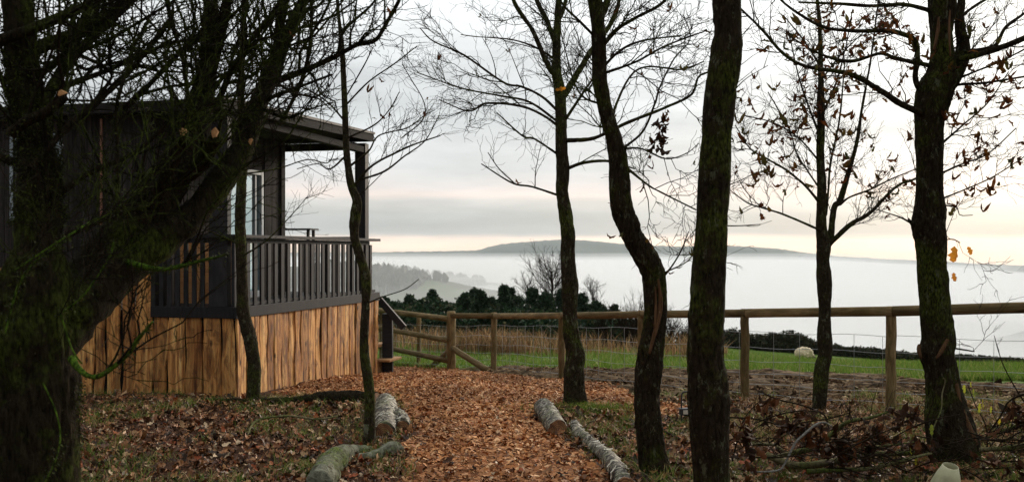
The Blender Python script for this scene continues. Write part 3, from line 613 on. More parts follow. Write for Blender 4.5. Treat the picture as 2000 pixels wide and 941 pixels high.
for a, b in ((0, 2), (2, 3), (3, 4), (4, 5), (5, 6), (6, 7)): netting('wire_netting', gs[a], gs[b], f1, off=(0, .07, 0))
pole('brace', pt(884, 680, 18.4), gd(952, 17.4)+Vector((0, 0, .02)), .055, f1); pole('brace', pt(880, 682, 18.5), gd(846, 19.6)+Vector((0, 0, .02)), .055, f1)
f2 = thing('cabin_fence', 'three rail round pole fence running behind the cabin stairs', 'fence', gd(818, 19.6))
for px, d, ty, r in ((818, 19.8, 611, .045), (746, 20.8, 607, .05), (650, 22.6, 600, .05)): wood_post('post', gd(px, d), pt(px, ty, d).z, r, f2)
for ya, yb, yc in ((622, 605, 592), (664, 639, 620), (704, 674, 650)):
    m_ = pt(735, yb, 20.9); pole('rail', pt(874, ya, 18.45), m_, .052, f2, flat=.9); pole('rail', m_, pt(650, yc, 22.3), .052, f2, flat=.9)
netting('wire_netting', gd(874, 18.5), gd(650, 22.5), f2, off=(0, .09, 0))
e0 = gd(735, 20.2); e1_ = gd(850, 18.9); ed = thing('path_edging', 'thin pale timber edging along the top of the chip path', 'edging', e0)
world_obox('edging_board', (0, 0, .02), e1_-e0+Vector((0, 0, .02)), .03, .09, 'fence', ed)
# ------------------------------------------------------------------ trees
def leafmesh(i, mt, size=.075, c=.5):
    V = curl(LEAF_V, 1, c)[0]*size; V[:, 0] *= (1.15 if mt == M['leaf_dead'] else .8); V[:, 1] -= V[0, 1]; V[:, 1] *= 1.1
    return mesh('leaf', V, LEAF_F, mt)
LEAFS = [leafmesh(i, M['leaf'], .085, .9) for i in range(7)]
def add_leaf(parent, p, size=1.0, data=None, down=True, name='leaf', yaw=None):
    o = link(name, data or random.choice(LEAFS), parent); o.location = Vector(p)-Vector(parent.location)
    o.rotation_euler = (math.radians(random.uniform(150, 240)) if down else random.uniform(0, 6.28), random.uniform(-.7, .7), random.uniform(0, 6.28) if yaw is None else yaw); o.scale = (size,)*3; return o
def grow(P, R, n, L, ang=.9, up=.15, K=7, rk=.55, rmin=.0022, t0=.1, t1=1.0, wob=.10, lvar=.5, flat=1.0, bias=None, curve=.15, rmax=None, zmin=None):
    """children from parent polylines P (N,K,3): returns (n,K,3),(n,K)"""
    N, KK, _ = P.shape; seg = np.linalg.norm(np.diff(P, axis=1), axis=2).sum(1); i = rng.choice(N, n, p=seg/seg.sum()); t = (t0+(t1-t0)*rng.random(n))*(KK-1); k = np.minimum(t.astype(int), KK-2); f = (t-k)[:, None]
    b = P[i, k]*(1-f)+P[i, k+1]*f; T = P[i, k+1]-P[i, k]; T /= np.linalg.norm(T, axis=1, keepdims=True)+1e-9; rb = R[i, k]*(1-f[:, 0])+R[i, k+1]*f[:, 0]
    q = rng.normal(0, 1, (n, 3)); q[:, 1] *= flat; q -= T*(q*T).sum(1, keepdims=True); q /= np.linalg.norm(q, axis=1, keepdims=True)+1e-9
    a = rng.normal(ang, .25, n)[:, None]; D = T*np.cos(a)+q*np.sin(a); D[:, 2] += up
    if bias is not None: D += np.array(bias)
    D /= np.linalg.norm(D, axis=1, keepdims=True); ln = L*(1-lvar+lvar*2*rng.random(n)**1.3)*(1-.45*t/(KK-1))
    s = np.linspace(0, 1, K)[None, :, None]; side = np.cross(D, rng.normal(0, 1, (n, 3))); side /= np.linalg.norm(side, axis=1, keepdims=True)+1e-9
    C_ = b[:, None]+D[:, None]*s*ln[:, None, None]+side[:, None]*(s**2)*(ln*rng.normal(0, curve, n))[:, None, None]
    C_[:, :, 2] += (s[..., 0]**2)*(ln*up*.6)[:, None]
    w_ = rng.normal(0, 1, (n, K, 3))*(ln*wob/K*1.5)[:, None, None]; w_[:, 0] = 0; C_ = C_+np.cumsum(w_, 1)*.6
    r0 = np.minimum(rb*rk, ln*.013+.0012)
    if rmax: r0 = np.minimum(r0, rmax)
    r0 = np.maximum(r0, rmin); RR = r0[:, None]*(1-.72*np.linspace(0, 1, K)[None]); RR = np.maximum(RR, rmin*.6)
    if zmin is not None:
        k = C_[:, :, 2].min(1) > zmin; C_, RR = C_[k], RR[k]
    return C_, RR
def build_tree(name, label, cat, base, trunk, d, barkm, twigm, limbs, levels, sides=56, leaves=None, trunk_amp=.10, group=None, extra=None, step=.022, zmin=None, limb_bark=None, filt=None):
    """trunk: (px,py,w) rows from the base up; limbs: (rows, d0, d1)"""
    t = thing(name, label, cat, base, group=group); L0 = Vector(t.location)
    def sub(me): me.transform(Matrix.Translation(-L0)); return me
    tp = px_path(trunk, d); me, S = limb_mesh('trunk', tp, M[barkm], sides, step, trunk_amp, sum(map(ord, name)) % 50, (30, 30, 7), flare=.55); link('trunk', sub(me), t)
    P = []; R = []
    def resamp(S): i = np.linspace(0, len(S)-1, 8).astype(int); return S[i, :3], S[i, 3]
    top = S[int(len(S)*.55):]; a, b = resamp(top); P.append(a); R.append(b*.3)
    for j, lb in enumerate(limbs):
        rows, d0, d1 = lb[:3]; lp = px_path(rows, d0, d1); me, S2 = limb_mesh('limb', lp, M[limb_bark or barkm] if rows[0][2] > 16 else M[lb[3] if len(lb) > 3 else (limb_bark or barkm)], 14 if rows[0][2] > 16 else 8, .03, .12, j+3, (22, 22, 8)); link('limb', sub(me), t)
        a, b = resamp(S2); P.append(a); R.append(b)
    P0 = np.array(P); R0 = np.array(R); mb = MB(); cur = (P0, R0); allc = []
    for (n, L, ang, up, kw) in levels:
        src = cur
        if kw.pop('from0', False): src = (P0, R0)
        if kw.pop('fromall', False): src = (np.concatenate([P0[:, ::1][:, :7]]+[c[0] for c in allc]), np.concatenate([R0[:, :7]]+[c[1] for c in allc]))
        cP, cR = grow(src[0], src[1], n, L, ang, up, zmin=zmin, **kw)
        if filt is not None: kk = filt(cP); cP, cR = cP[kk], cR[kk]
        V, Q = tubes(cP, cR, 4 if cR.max() < .006 else 5); mb.add(V, Q); allc.append((cP, cR)); cur = (cP, cR)
    if allc: link('twigs', sub(mb.mesh('twigs', M[twigm], True)), t, kind='stuff')
    if leaves and allc:
        n, size, box = leaves; Pl = allc[-1][0]; cnt = 0; tries = 0
        while cnt < n and tries < n*40:
            tries += 1; i = rng.integers(len(Pl)); p = Pl[i, rng.integers(2, Pl.shape[1])]; px = CX+p[0]/p[1]*F; py = HZ-(p[2]-CH)/p[1]*F
            if box and not any(x0 < px < x1 and y0 < py < y1 and rng.random() < pr for x0, y0, x1, y1, pr in box): continue
            add_leaf(t, p, size*random.uniform(.6, 1.25)); cnt += 1
    return t, (P0, R0), allc
gb = lambda px, py: gp(px, py)
# centre tree
tc_, _, _ = build_tree('slender_tree', 'slender upright bare tree behind the cut birch log, centre of the path edge', 'tree', gb(1121, 797),
    [(1122, 812, 50), (1122, 790, 41), (1121, 730, 36), (1124, 694, 35), (1115, 650, 30), (1113, 610, 28), (1113, 558, 33), (1109, 500, 28), (1109, 450, 28), (1098, 376, 24), (1100, 340, 25), (1097, 296, 23), (1095, 200, 21), (1092, 172, 22), (1087, 140, 18), (1087, 80, 16), (1090, 30, 14), (1094, -60, 11), (1100, -260, 7)], 11.2, 'bark_smooth', 'bark_twig',
    [([(1088, 150, 10), (1072, 132, 10), (1040, 60, 9), (1004, 4, 8), (970, -90, 5)], 11.2, 11.0), ([(1087, 92, 10), (1068, 40, 9), (1048, 0, 8), (1020, -90, 5)], 11.2, 11.5), ([(1088, 50, 9), (1105, 0, 8), (1120, -90, 5)], 11.2, 11.4),
     ([(1100, 190, 12), (1152, 104, 10), (1200, 32, 9), (1220, -60, 6)], 11.2, 11.9), ([(1100, 240, 6), (1130, 195, 5), (1150, 165, 4), (1178, 130, 3)], 11.2, 11.0),
     ([(1095, 250, 6), (1060, 225, 5), (1015, 207, 4.5), (950, 202, 4), (915, 217, 3), (857, 195, 2)], 11.2, 10.6), ([(1092, 220, 6), (1060, 190, 5), (1020, 170, 5), (985, 162, 4.5), (920, 117, 4), (895, 102, 3.5), (845, 80, 3), (820, 55, 2)], 11.2, 10.3),
     ([(1092, 240, 5), (1035, 200, 4.5), (975, 187, 4), (900, 172, 3), (815, 142, 2)], 11.2, 11.2), ([(1096, 306, 5), (1045, 272, 4), (1020, 265, 3.5), (970, 220, 2)], 11.2, 10.8), ([(1098, 384, 5), (1040, 365, 4), (1000, 357, 3.5), (940, 320, 2)], 11.2, 10.9), ([(1005, 358, 3), (975, 330, 2.2), (953, 298, 1.6)], 11.0, 10.8),
     ([(1098, 275, 9), (1150, 272, 8), (1180, 262, 7), (1225, 240, 7), (1300, 210, 6), (1350, 185, 5), (1365, 150, 4), (1395, 138, 3)], 11.2, 10.4), ([(1102, 332, 7), (1140, 318, 6), (1190, 315, 5), (1240, 330, 3)], 11.2, 11.0),
     ([(1089, 120, 5), (1050, 95, 4), (1000, 78, 3), (930, 72, 2), (900, 68, 1.5)], 11.2, 11.0), ([(1180, 262, 5), (1240, 140, 4), (1332, 136, 3), (1375, 120, 2)], 11.0, 11.2)],
    [(95, .75, .75, .15, dict(rmax=.007, t0=.2, wob=.3)), (560, .38, .75, .08, dict(rmax=.004, wob=.3)), (1300, .17, .8, .06, dict(fromall=True, wob=.35))], 60, (14, .9, None), .10)
# curved tree
build_tree('curved_tree', 'dark tree with a sinuous trunk and split rotten bark beside the path', 'tree', gb(1280, 925),
    [(1283, 975, 84), (1281, 925, 66), (1271, 870, 49), (1265, 820, 46), (1263, 770, 48), (1265, 735, 56), (1271, 690, 52), (1280, 620, 43), (1277, 545, 47), (1270, 520, 50), (1256, 495, 48), (1239, 470, 43), (1228, 445, 43), (1211, 400, 38), (1210, 350, 38), (1206, 300, 33), (1192, 250, 30), (1180, 200, 27), (1171, 150, 26), (1170, 100, 27), (1168, 50, 27), (1162, 0, 29), (1150, -60, 24), (1120, -300, 14)], 7.7, 'bark_oak', 'bark_twig',
    [([(1170, 40, 14), (1185, 5, 13), (1210, -80, 9)], 7.7, 7.9), ([(1172, 95, 9), (1205, 58, 8), (1240, 36, 7), (1296, 4, 6), (1340, -60, 4)], 7.7, 7.5), ([(1210, 300, 6), (1220, 288, 5), (1256, 256, 4), (1280, 200, 4), (1288, 172, 3.5), (1316, 116, 3), (1348, 76, 2.5), (1335, 30, 2)], 7.7, 7.4),
     ([(1212, 318, 6), (1264, 360, 4), (1292, 376, 3.5), (1360, 410, 3)], 7.7, 7.4), ([(1175, 145, 6), (1240, 122, 4.5), (1300, 90, 4), (1380, 60, 2.5)], 7.7, 7.4), ([(1175, 135, 5), (1210, 100, 5), (1255, 80, 4), (1330, 70, 3)], 7.7, 7.9),
     ([(1205, 292, 5), (1250, 290, 4), (1300, 310, 3), (1340, 300, 2), (1365, 280, 1.5)], 7.7, 7.5), ([(1170, 80, 6), (1130, 40, 5), (1100, 10, 4), (1080, -30, 3)], 7.7, 7.5), ([(1180, 205, 5), (1140, 190, 4), (1118, 150, 3), (1090, 40, 2)], 7.7, 7.5),
     ([(1296, 540, 5), (1312, 520, 3.5), (1330, 490, 3), (1345, 452, 2)], 7.7, 7.5), ([(1298, 532, 3.5), (1335, 515, 2.5), (1352, 500, 2), (1356, 490, 1.6)], 7.7, 7.5)],
    [(80, .6, .8, .1, dict(t0=.2, rmax=.006, wob=.3)), (520, .30, .8, .06, dict(wob=.3)), (1000, .13, .85, .05, dict(fromall=True, wob=.35))], 60, (16, .8, [(1190, 0, 1400, 420, 1)]), .13)
# thick straight tree
build_tree('thick_tree', 'thickest straight tree trunk standing nearest right of the curved tree', 'tree', gd(1390, 5.2),
    [(1394, 1120, 104), (1392, 1030, 82), (1390, 941, 72), (1386, 850, 76), (1384, 760, 80), (1378, 700, 68), (1380, 600, 68), (1388, 470, 63), (1398, 300, 62), (1405, 200, 62), (1418, 105, 62), (1421, 60, 54), (1420, 0, 53), (1422, -200, 45), (1430, -500, 32)], 5.2, 'bark_oak', 'bark_twig',
    [([(1404, 215, 4), (1450, 160, 2), (1500, 128, 1.5)], 5.2, 5.0), ([(1395, 372, 3), (1440, 355, 2), (1478, 337, 1.4)], 5.2, 5.2), ([(1390, 440, 3), (1440, 441, 2.2), (1486, 438, 1.4)], 5.2, 5.2), ([(1380, 425, 2.4), (1365, 440, 2), (1340, 470, 1.4)], 5.2, 5.2)],
    [(14, .35, .9, .1, dict(from0=True, t0=.0, rmax=.003))], 40, None, .08, step=.022)
# rear right young tree
_, _, _ = build_tree('young_oak', 'forked young tree with clinging brown leaves just before the fence', 'tree', gb(1603, 812),
    [(1600, 825, 33), (1600, 805, 27), (1601, 775, 27), (1605, 720, 28), (1612, 690, 26), (1610, 655, 29), (1611, 600, 24), (1610, 548, 28), (1607, 509, 22), (1609, 479, 25), (1604, 445, 19), (1604, 419, 18), (1605, 360, 17), (1602, 300, 16), (1604, 250, 16), (1603, 200, 16), (1603, 150, 11), (1601, 50, 8), (1592, -40, 5), (1588, -120, 3)], 10.7, 'bark_smooth', 'twig_brown',
    [([(1611, 486, 20), (1622, 460, 14), (1629, 405, 12), (1640, 392, 12), (1655, 345, 10), (1668, 300, 8), (1676, 265, 7), (1683, 215, 5), (1700, 120, 4), (1716, 0, 3)], 10.7, 10.9), ([(1618, 478, 12), (1636, 461, 10), (1663, 437, 9), (1700, 415, 7), (1750, 365, 5), (1790, 348, 4), (1830, 320, 2)], 10.7, 10.4),
     ([(1604, 452, 6), (1594, 446, 5), (1531, 419, 4), (1493, 407, 3.5), (1460, 396, 3), (1424, 370, 2)], 10.7, 10.2), ([(1604, 400, 6), (1573, 363, 5), (1534, 331, 4.5), (1501, 312, 4), (1465, 290, 3), (1436, 245, 2)], 10.7, 10.3), ([(1603, 372, 4), (1575, 330, 3.5), (1556, 300, 3), (1540, 250, 2.5), (1500, 180, 2)], 10.7, 10.9),
     ([(1640, 400, 5), (1660, 385, 4), (1700, 370, 3.5), (1740, 350, 3), (1790, 330, 2)], 10.7, 10.6), ([(1613, 420, 6), (1618, 370, 5), (1622, 320, 4.5), (1640, 230, 3.5), (1650, 120, 2.5)], 10.7, 10.9), ([(1603, 270, 5), (1580, 210, 4), (1560, 150, 3), (1540, 60, 2)], 10.7, 10.5),
     ([(1603, 230, 5), (1630, 170, 4), (1650, 100, 3), (1665, 20, 2)], 10.7, 10.9), ([(1604, 320, 4), (1560, 270, 3), (1510, 240, 2.5), (1450, 225, 2)], 10.7, 10.9), ([(1602, 130, 4), (1570, 80, 3), (1530, 30, 2)], 10.7, 10.6), ([(1602, 160, 4), (1640, 110, 3), (1690, 60, 2)], 10.7, 10.6)],
    [(120, .6, .75, .12, dict(rmax=.005, t0=.2, wob=.3)), (700, .32, .75, .08, dict(wob=.3)), (1300, .16, .8, .05, dict(fromall=True, wob=.35))], 60, (290, 1.3, [(1430, 0, 1800, 420, 1)]), .10)
# right big tree
tr_, _, _ = build_tree('forked_tree', 'broad forked tree with torn bark and flared base at the right', 'tree', gb(1870, 905),
    [(1872, 950, 112), (1868, 905, 94), (1866, 869, 96), (1859, 839, 90), (1852, 809, 82), (1846, 779, 71), (1840, 750, 64), (1836, 720, 62), (1830, 690, 66), (1834, 660, 61), (1826, 600, 58), (1821, 532, 57), (1818, 474, 60), (1813, 441, 59), (1816, 400, 52), (1815, 340, 50), (1815, 250, 50), (1819, 209, 58), (1828, 179, 64), (1839, 150, 60), (1840, 115, 47), (1839, 60, 43), (1842, 0, 52), (1845, -90, 44), (1850, -300, 26)], 8.0, 'bark_oak', 'twig_brown',
    [([(1835, 185, 36), (1858, 155, 34), (1876, 122, 30), (1881, 90, 27), (1874, 45, 18), (1878, 0, 14), (1890, -100, 9)], 8.0, 8.15), ([(1808, 226, 15), (1792, 218, 13), (1754, 200, 12), (1718, 176, 11), (1660, 145, 9), (1575, 130, 7), (1530, 105, 6), (1490, 60, 5), (1447, 18, 4)], 8.0, 7.3),
     ([(1812, 190, 15), (1795, 172, 13), (1788, 150, 12), (1792, 114, 12), (1787, 80, 11), (1760, 66, 10), (1730, 60, 9), (1700, 61, 8), (1655, 60, 7), (1600, 50, 6), (1530, 5, 5), (1500, -40, 4)], 8.0, 7.6), ([(1825, 130, 9), (1784, 122, 9), (1745, 113, 8), (1718, 105, 7), (1660, 120, 6), (1600, 105, 4), (1540, 70, 3)], 8.0, 8.3),
     ([(1826, 24, 9), (1769, 10, 8), (1700, 12, 7), (1640, 8, 6), (1560, 5, 4)], 8.0, 7.8), ([(1850, 118, 14), (1895, 111, 12), (1955, 93, 11), (2000, 75, 10), (2080, 40, 7)], 8.0, 7.6), ([(1885, 104, 8), (1904, 99, 7), (1943, 90, 7), (1964, 54, 6), (2000, 27, 5), (2060, -20, 3)], 8.0, 8.1),
     ([(1850, 170, 6), (1880, 165, 5), (1925, 162, 4.5), (2000, 150, 4), (2060, 140, 3)], 8.0, 7.8), ([(1850, 160, 6), (1880, 150, 5), (1910, 138, 4), (1955, 120, 3.5), (2010, 92, 3)], 8.0, 7.9), ([(1840, 280, 5), (1880, 245, 3.5), (1930, 200, 3), (1970, 140, 2)], 8.0, 7.8), ([(1835, 340, 5), (1880, 320, 4), (1930, 300, 3), (1985, 250, 2)], 8.0, 7.8),
     ([(1835, 390, 4), (1880, 372, 3), (1940, 345, 2.5), (2010, 300, 2)], 8.0, 8.0), ([(1838, 400, 4), (1868, 405, 2.5), (1875, 420, 2), (1900, 420, 1.6)], 8.0, 7.9), ([(1865, 45, 7), (1900, 15, 6), (1960, -20, 5)], 8.0, 8.0), ([(1835, 470, 3), (1860, 467, 2.4), (1875, 474, 2)], 8.0, 7.9),
     ([(1852, 678, 3), (1885, 683, 3), (1903, 686, 2)], 8.0, 7.8), ([(1787, 440, 5), (1760, 425, 3), (1730, 415, 2), (1700, 405, 1.6)], 8.0, 7.9), ([(1790, 448, 12), (1776, 430, 5), (1774, 426, 2)], 8.0, 7.9)],
    [(110, .55, .8, .12, dict(rmax=.005, t0=.15, wob=.3)), (560, .30, .8, .06, dict(wob=.3)), (800, .15, .8, .05, dict(fromall=True, wob=.35))], 60, (230, 1.05, [(1840, 120, 2000, 420, 1), (1560, 20, 1800, 330, .8), (1600, 0, 2000, 120, .3)]), .12, step=.022)
# torn wood strips on the forked tree and the curved tree
def strip(parent, rows, d, m='bark_split'):
    p = px_path(rows, d); me, _ = limb_mesh('torn_wood', p, M[m], 7, .03, .3, 5); me.transform(Matrix.Translation(-Vector(parent.location))); link('torn_wood', me, parent)
strip(tr_, [(1868, 748, 5), (1876, 790, 9), (1889, 830, 13), (1906, 868, 10)], 7.87)
strip(tr_, [(1833, 34, 3), (1832, 60, 7), (1824, 100, 6)], 7.86); strip(tr_, [(1851, 662, 6), (1836, 690, 8), (1828, 700, 4)], 7.86); strip(tr_, [(1796, 672, 6), (1794, 684, 9), (1800, 700, 5)], 7.95); strip(tr_, [(1856, 20, 3), (1854, 60, 5), (1856, 110, 3)], 7.86)
cv = bpy.data.objects['curved_tree']
strip(cv, [(1286, 545, 5), (1290, 590, 9), (1284, 630, 9), (1268, 690, 5)], 7.60); strip(cv, [(1280, 560, 3), (1281, 600, 5), (1278, 640, 4)], 7.59)
# hanging bunch of dead leaves
bn = thing('dead_leaf_bunch', 'dangling clump of shrivelled dark leaves caught high between two trunks', 'leaf clump', pt(1292, 255, 7.4))
DEAD = [leafmesh(i, M['leaf_dead'], .085, .75) for i in range(8)]
for k in range(34):
    t = k/33; add_leaf(bn, pt(1297-14*t+random.gauss(0, 5), 222+72*t+random.gauss(0, 3), 7.4+random.gauss(0, .03)), random.uniform(.5, .95), random.choice(DEAD))
gl_ = leafmesh(0, M['leaf_gold'], .11, .3); ye = [leafmesh(0, M['leaf_yellow'], .075, .4) for _ in range(2)]
def face_leaf(p, size, data, parent, rz=0): o = link('leaf', data, parent); o.location = Vector(p)-Vector(parent.location); o.rotation_euler = (math.radians(80), 0, rz); o.scale = (size,)*3; return o
o = face_leaf(pt(1084, 176, 11.0), 1.0, gl_, tc_); o.rotation_euler = (math.radians(90), math.radians(80), 0)
for x, y, s in ((1866, 488, .9), (1891, 489, .5), (1862, 540, .5)): o = face_leaf(pt(x, y-8, 7.85), s, leafmesh(0, M['leaf_gold'], .13, .4), tr_); o.rotation_euler = (math.radians(265), random.uniform(-.4, .4), 0); o.scale = (s*1.5, s, s)
for x, y, s in ((1317, 535, .6), (1334, 520, .6), (1349, 503, .6), (1215, 455, .9), (1262, 475, .6), (1275, 480, .5), (1188, 395, .6), (1203, 465, .8)): add_leaf(cv, pt(x, y, 7.45), s)
# saplings
build_tree('cabin_sapling', 'slim dark sapling in front of the near plank corner of the cabin', 'tree', gb(492, 800),
    [(494, 812, 40), (495, 792, 26), (496, 740, 26), (495, 700, 26), (487, 655, 28), (476, 610, 24), (473, 560, 22), (471, 500, 21), (469, 440, 20), (471, 370, 19), (476, 300, 17), (474, 240, 15), (470, 180, 14), (474, 90, 12), (478, 0, 10), (482, -150, 6)], 11.5, 'bark_smooth', 'bark_twig',
    [([(474, 500, 4), (520, 470, 3), (560, 430, 2), (600, 385, 1.5)], 11.5, 11.2), ([(474, 480, 4), (430, 460, 3), (380, 440, 2)], 11.5, 11.2), ([(474, 340, 4), (540, 330, 3), (600, 312, 2.5), (640, 318, 2), (655, 290, 1.5)], 11.5, 11.0), ([(472, 200, 5), (520, 150, 4), (560, 90, 3), (590, 30, 2)], 11.5, 11.3), ([(472, 160, 5), (440, 110, 4), (420, 40, 3)], 11.5, 11.3)],
    [(50, .5, .8, .1, dict(rmax=.005)), (200, .28, .8, .1, dict()), (200, .16, .8, .1, dict(fromall=True))], 20, None, .10)
build_tree('path_sapling', 'thin crooked sapling rising beside the birch logs left of the path', 'tree', gb(722, 890),
    [(723, 905, 36), (722, 885, 27), (722, 834, 22), (721, 760, 20), (711, 680, 19), (714, 600, 17), (715, 546, 20), (703, 500, 17), (692, 460, 19), (694, 420, 22), (697, 392, 18), (685, 358, 15), (677, 300, 13), (675, 250, 12), (671, 150, 11), (667, 80, 9), (660, 20, 7), (655, -60, 5)], 8.7, 'bark_smooth', 'bark_twig',
    [([(690, 365, 7), (725, 325, 5), (780, 295, 4), (815, 280, 3), (860, 265, 2)], 8.7, 8.5), ([(683, 325, 5), (720, 295, 4), (740, 265, 3), (795, 250, 2.5), (830, 225, 2), (850, 215, 1.5)], 8.7, 8.4), ([(676, 205, 4), (720, 160, 3), (770, 125, 2.5), (815, 90, 1.6)], 8.7, 8.6), ([(696, 385, 3), (720, 365, 2), (755, 330, 1.4)], 8.7, 8.6),
     ([(700, 352, 5), (750, 335, 4), (790, 305, 3), (830, 275, 2.2), (858, 225, 1.6)], 8.7, 8.9), ([(677, 270, 4), (730, 245, 3), (760, 215, 2.4), (780, 180, 1.8)], 8.7, 8.5), ([(676, 240, 4), (640, 200, 3), (600, 175, 2), (575, 165, 1.5)], 8.7, 8.5), ([(675, 190, 3), (710, 130, 2.4), (730, 90, 1.6)], 8.7, 8.6),
     ([(680, 300, 4), (645, 330, 3), (620, 320, 2), (580, 330, 1.5)], 8.7, 8.5), ([(784, 270, 2.5), (825, 235, 2.3), (828, 200, 2), (800, 150, 1.6), (785, 125, 1.3)], 8.6, 8.4), ([(722, 590, 3), (745, 580, 2.4), (790, 565, 2), (818, 545, 1.6)], 8.6, 8.3)],
    [(75, .34, .75, .25, dict(rmax=.003, t0=.3, rmin=.0018, wob=.3)), (320, .2, .75, .15, dict(rmin=.0016, wob=.3))], 20, (9, .7, [(700, 120, 860, 300, 1)]), .09, zmin=1.9)
def guard_base():
    t = bpy.data.objects['path_sapling']; p = px_path([(722, 893, 27), (722, 870, 24.5), (722, 845, 23), (721, 826, 22)], 8.7); me, _ = limb_mesh('pale_collar', p, M['pale_bark'], 16, .03, .05, 3, cap=False); me.transform(Matrix.Translation(-Vector(t.location))); link('pale_collar', me, t, 'bare pale grey bark at the foot')
guard_base()
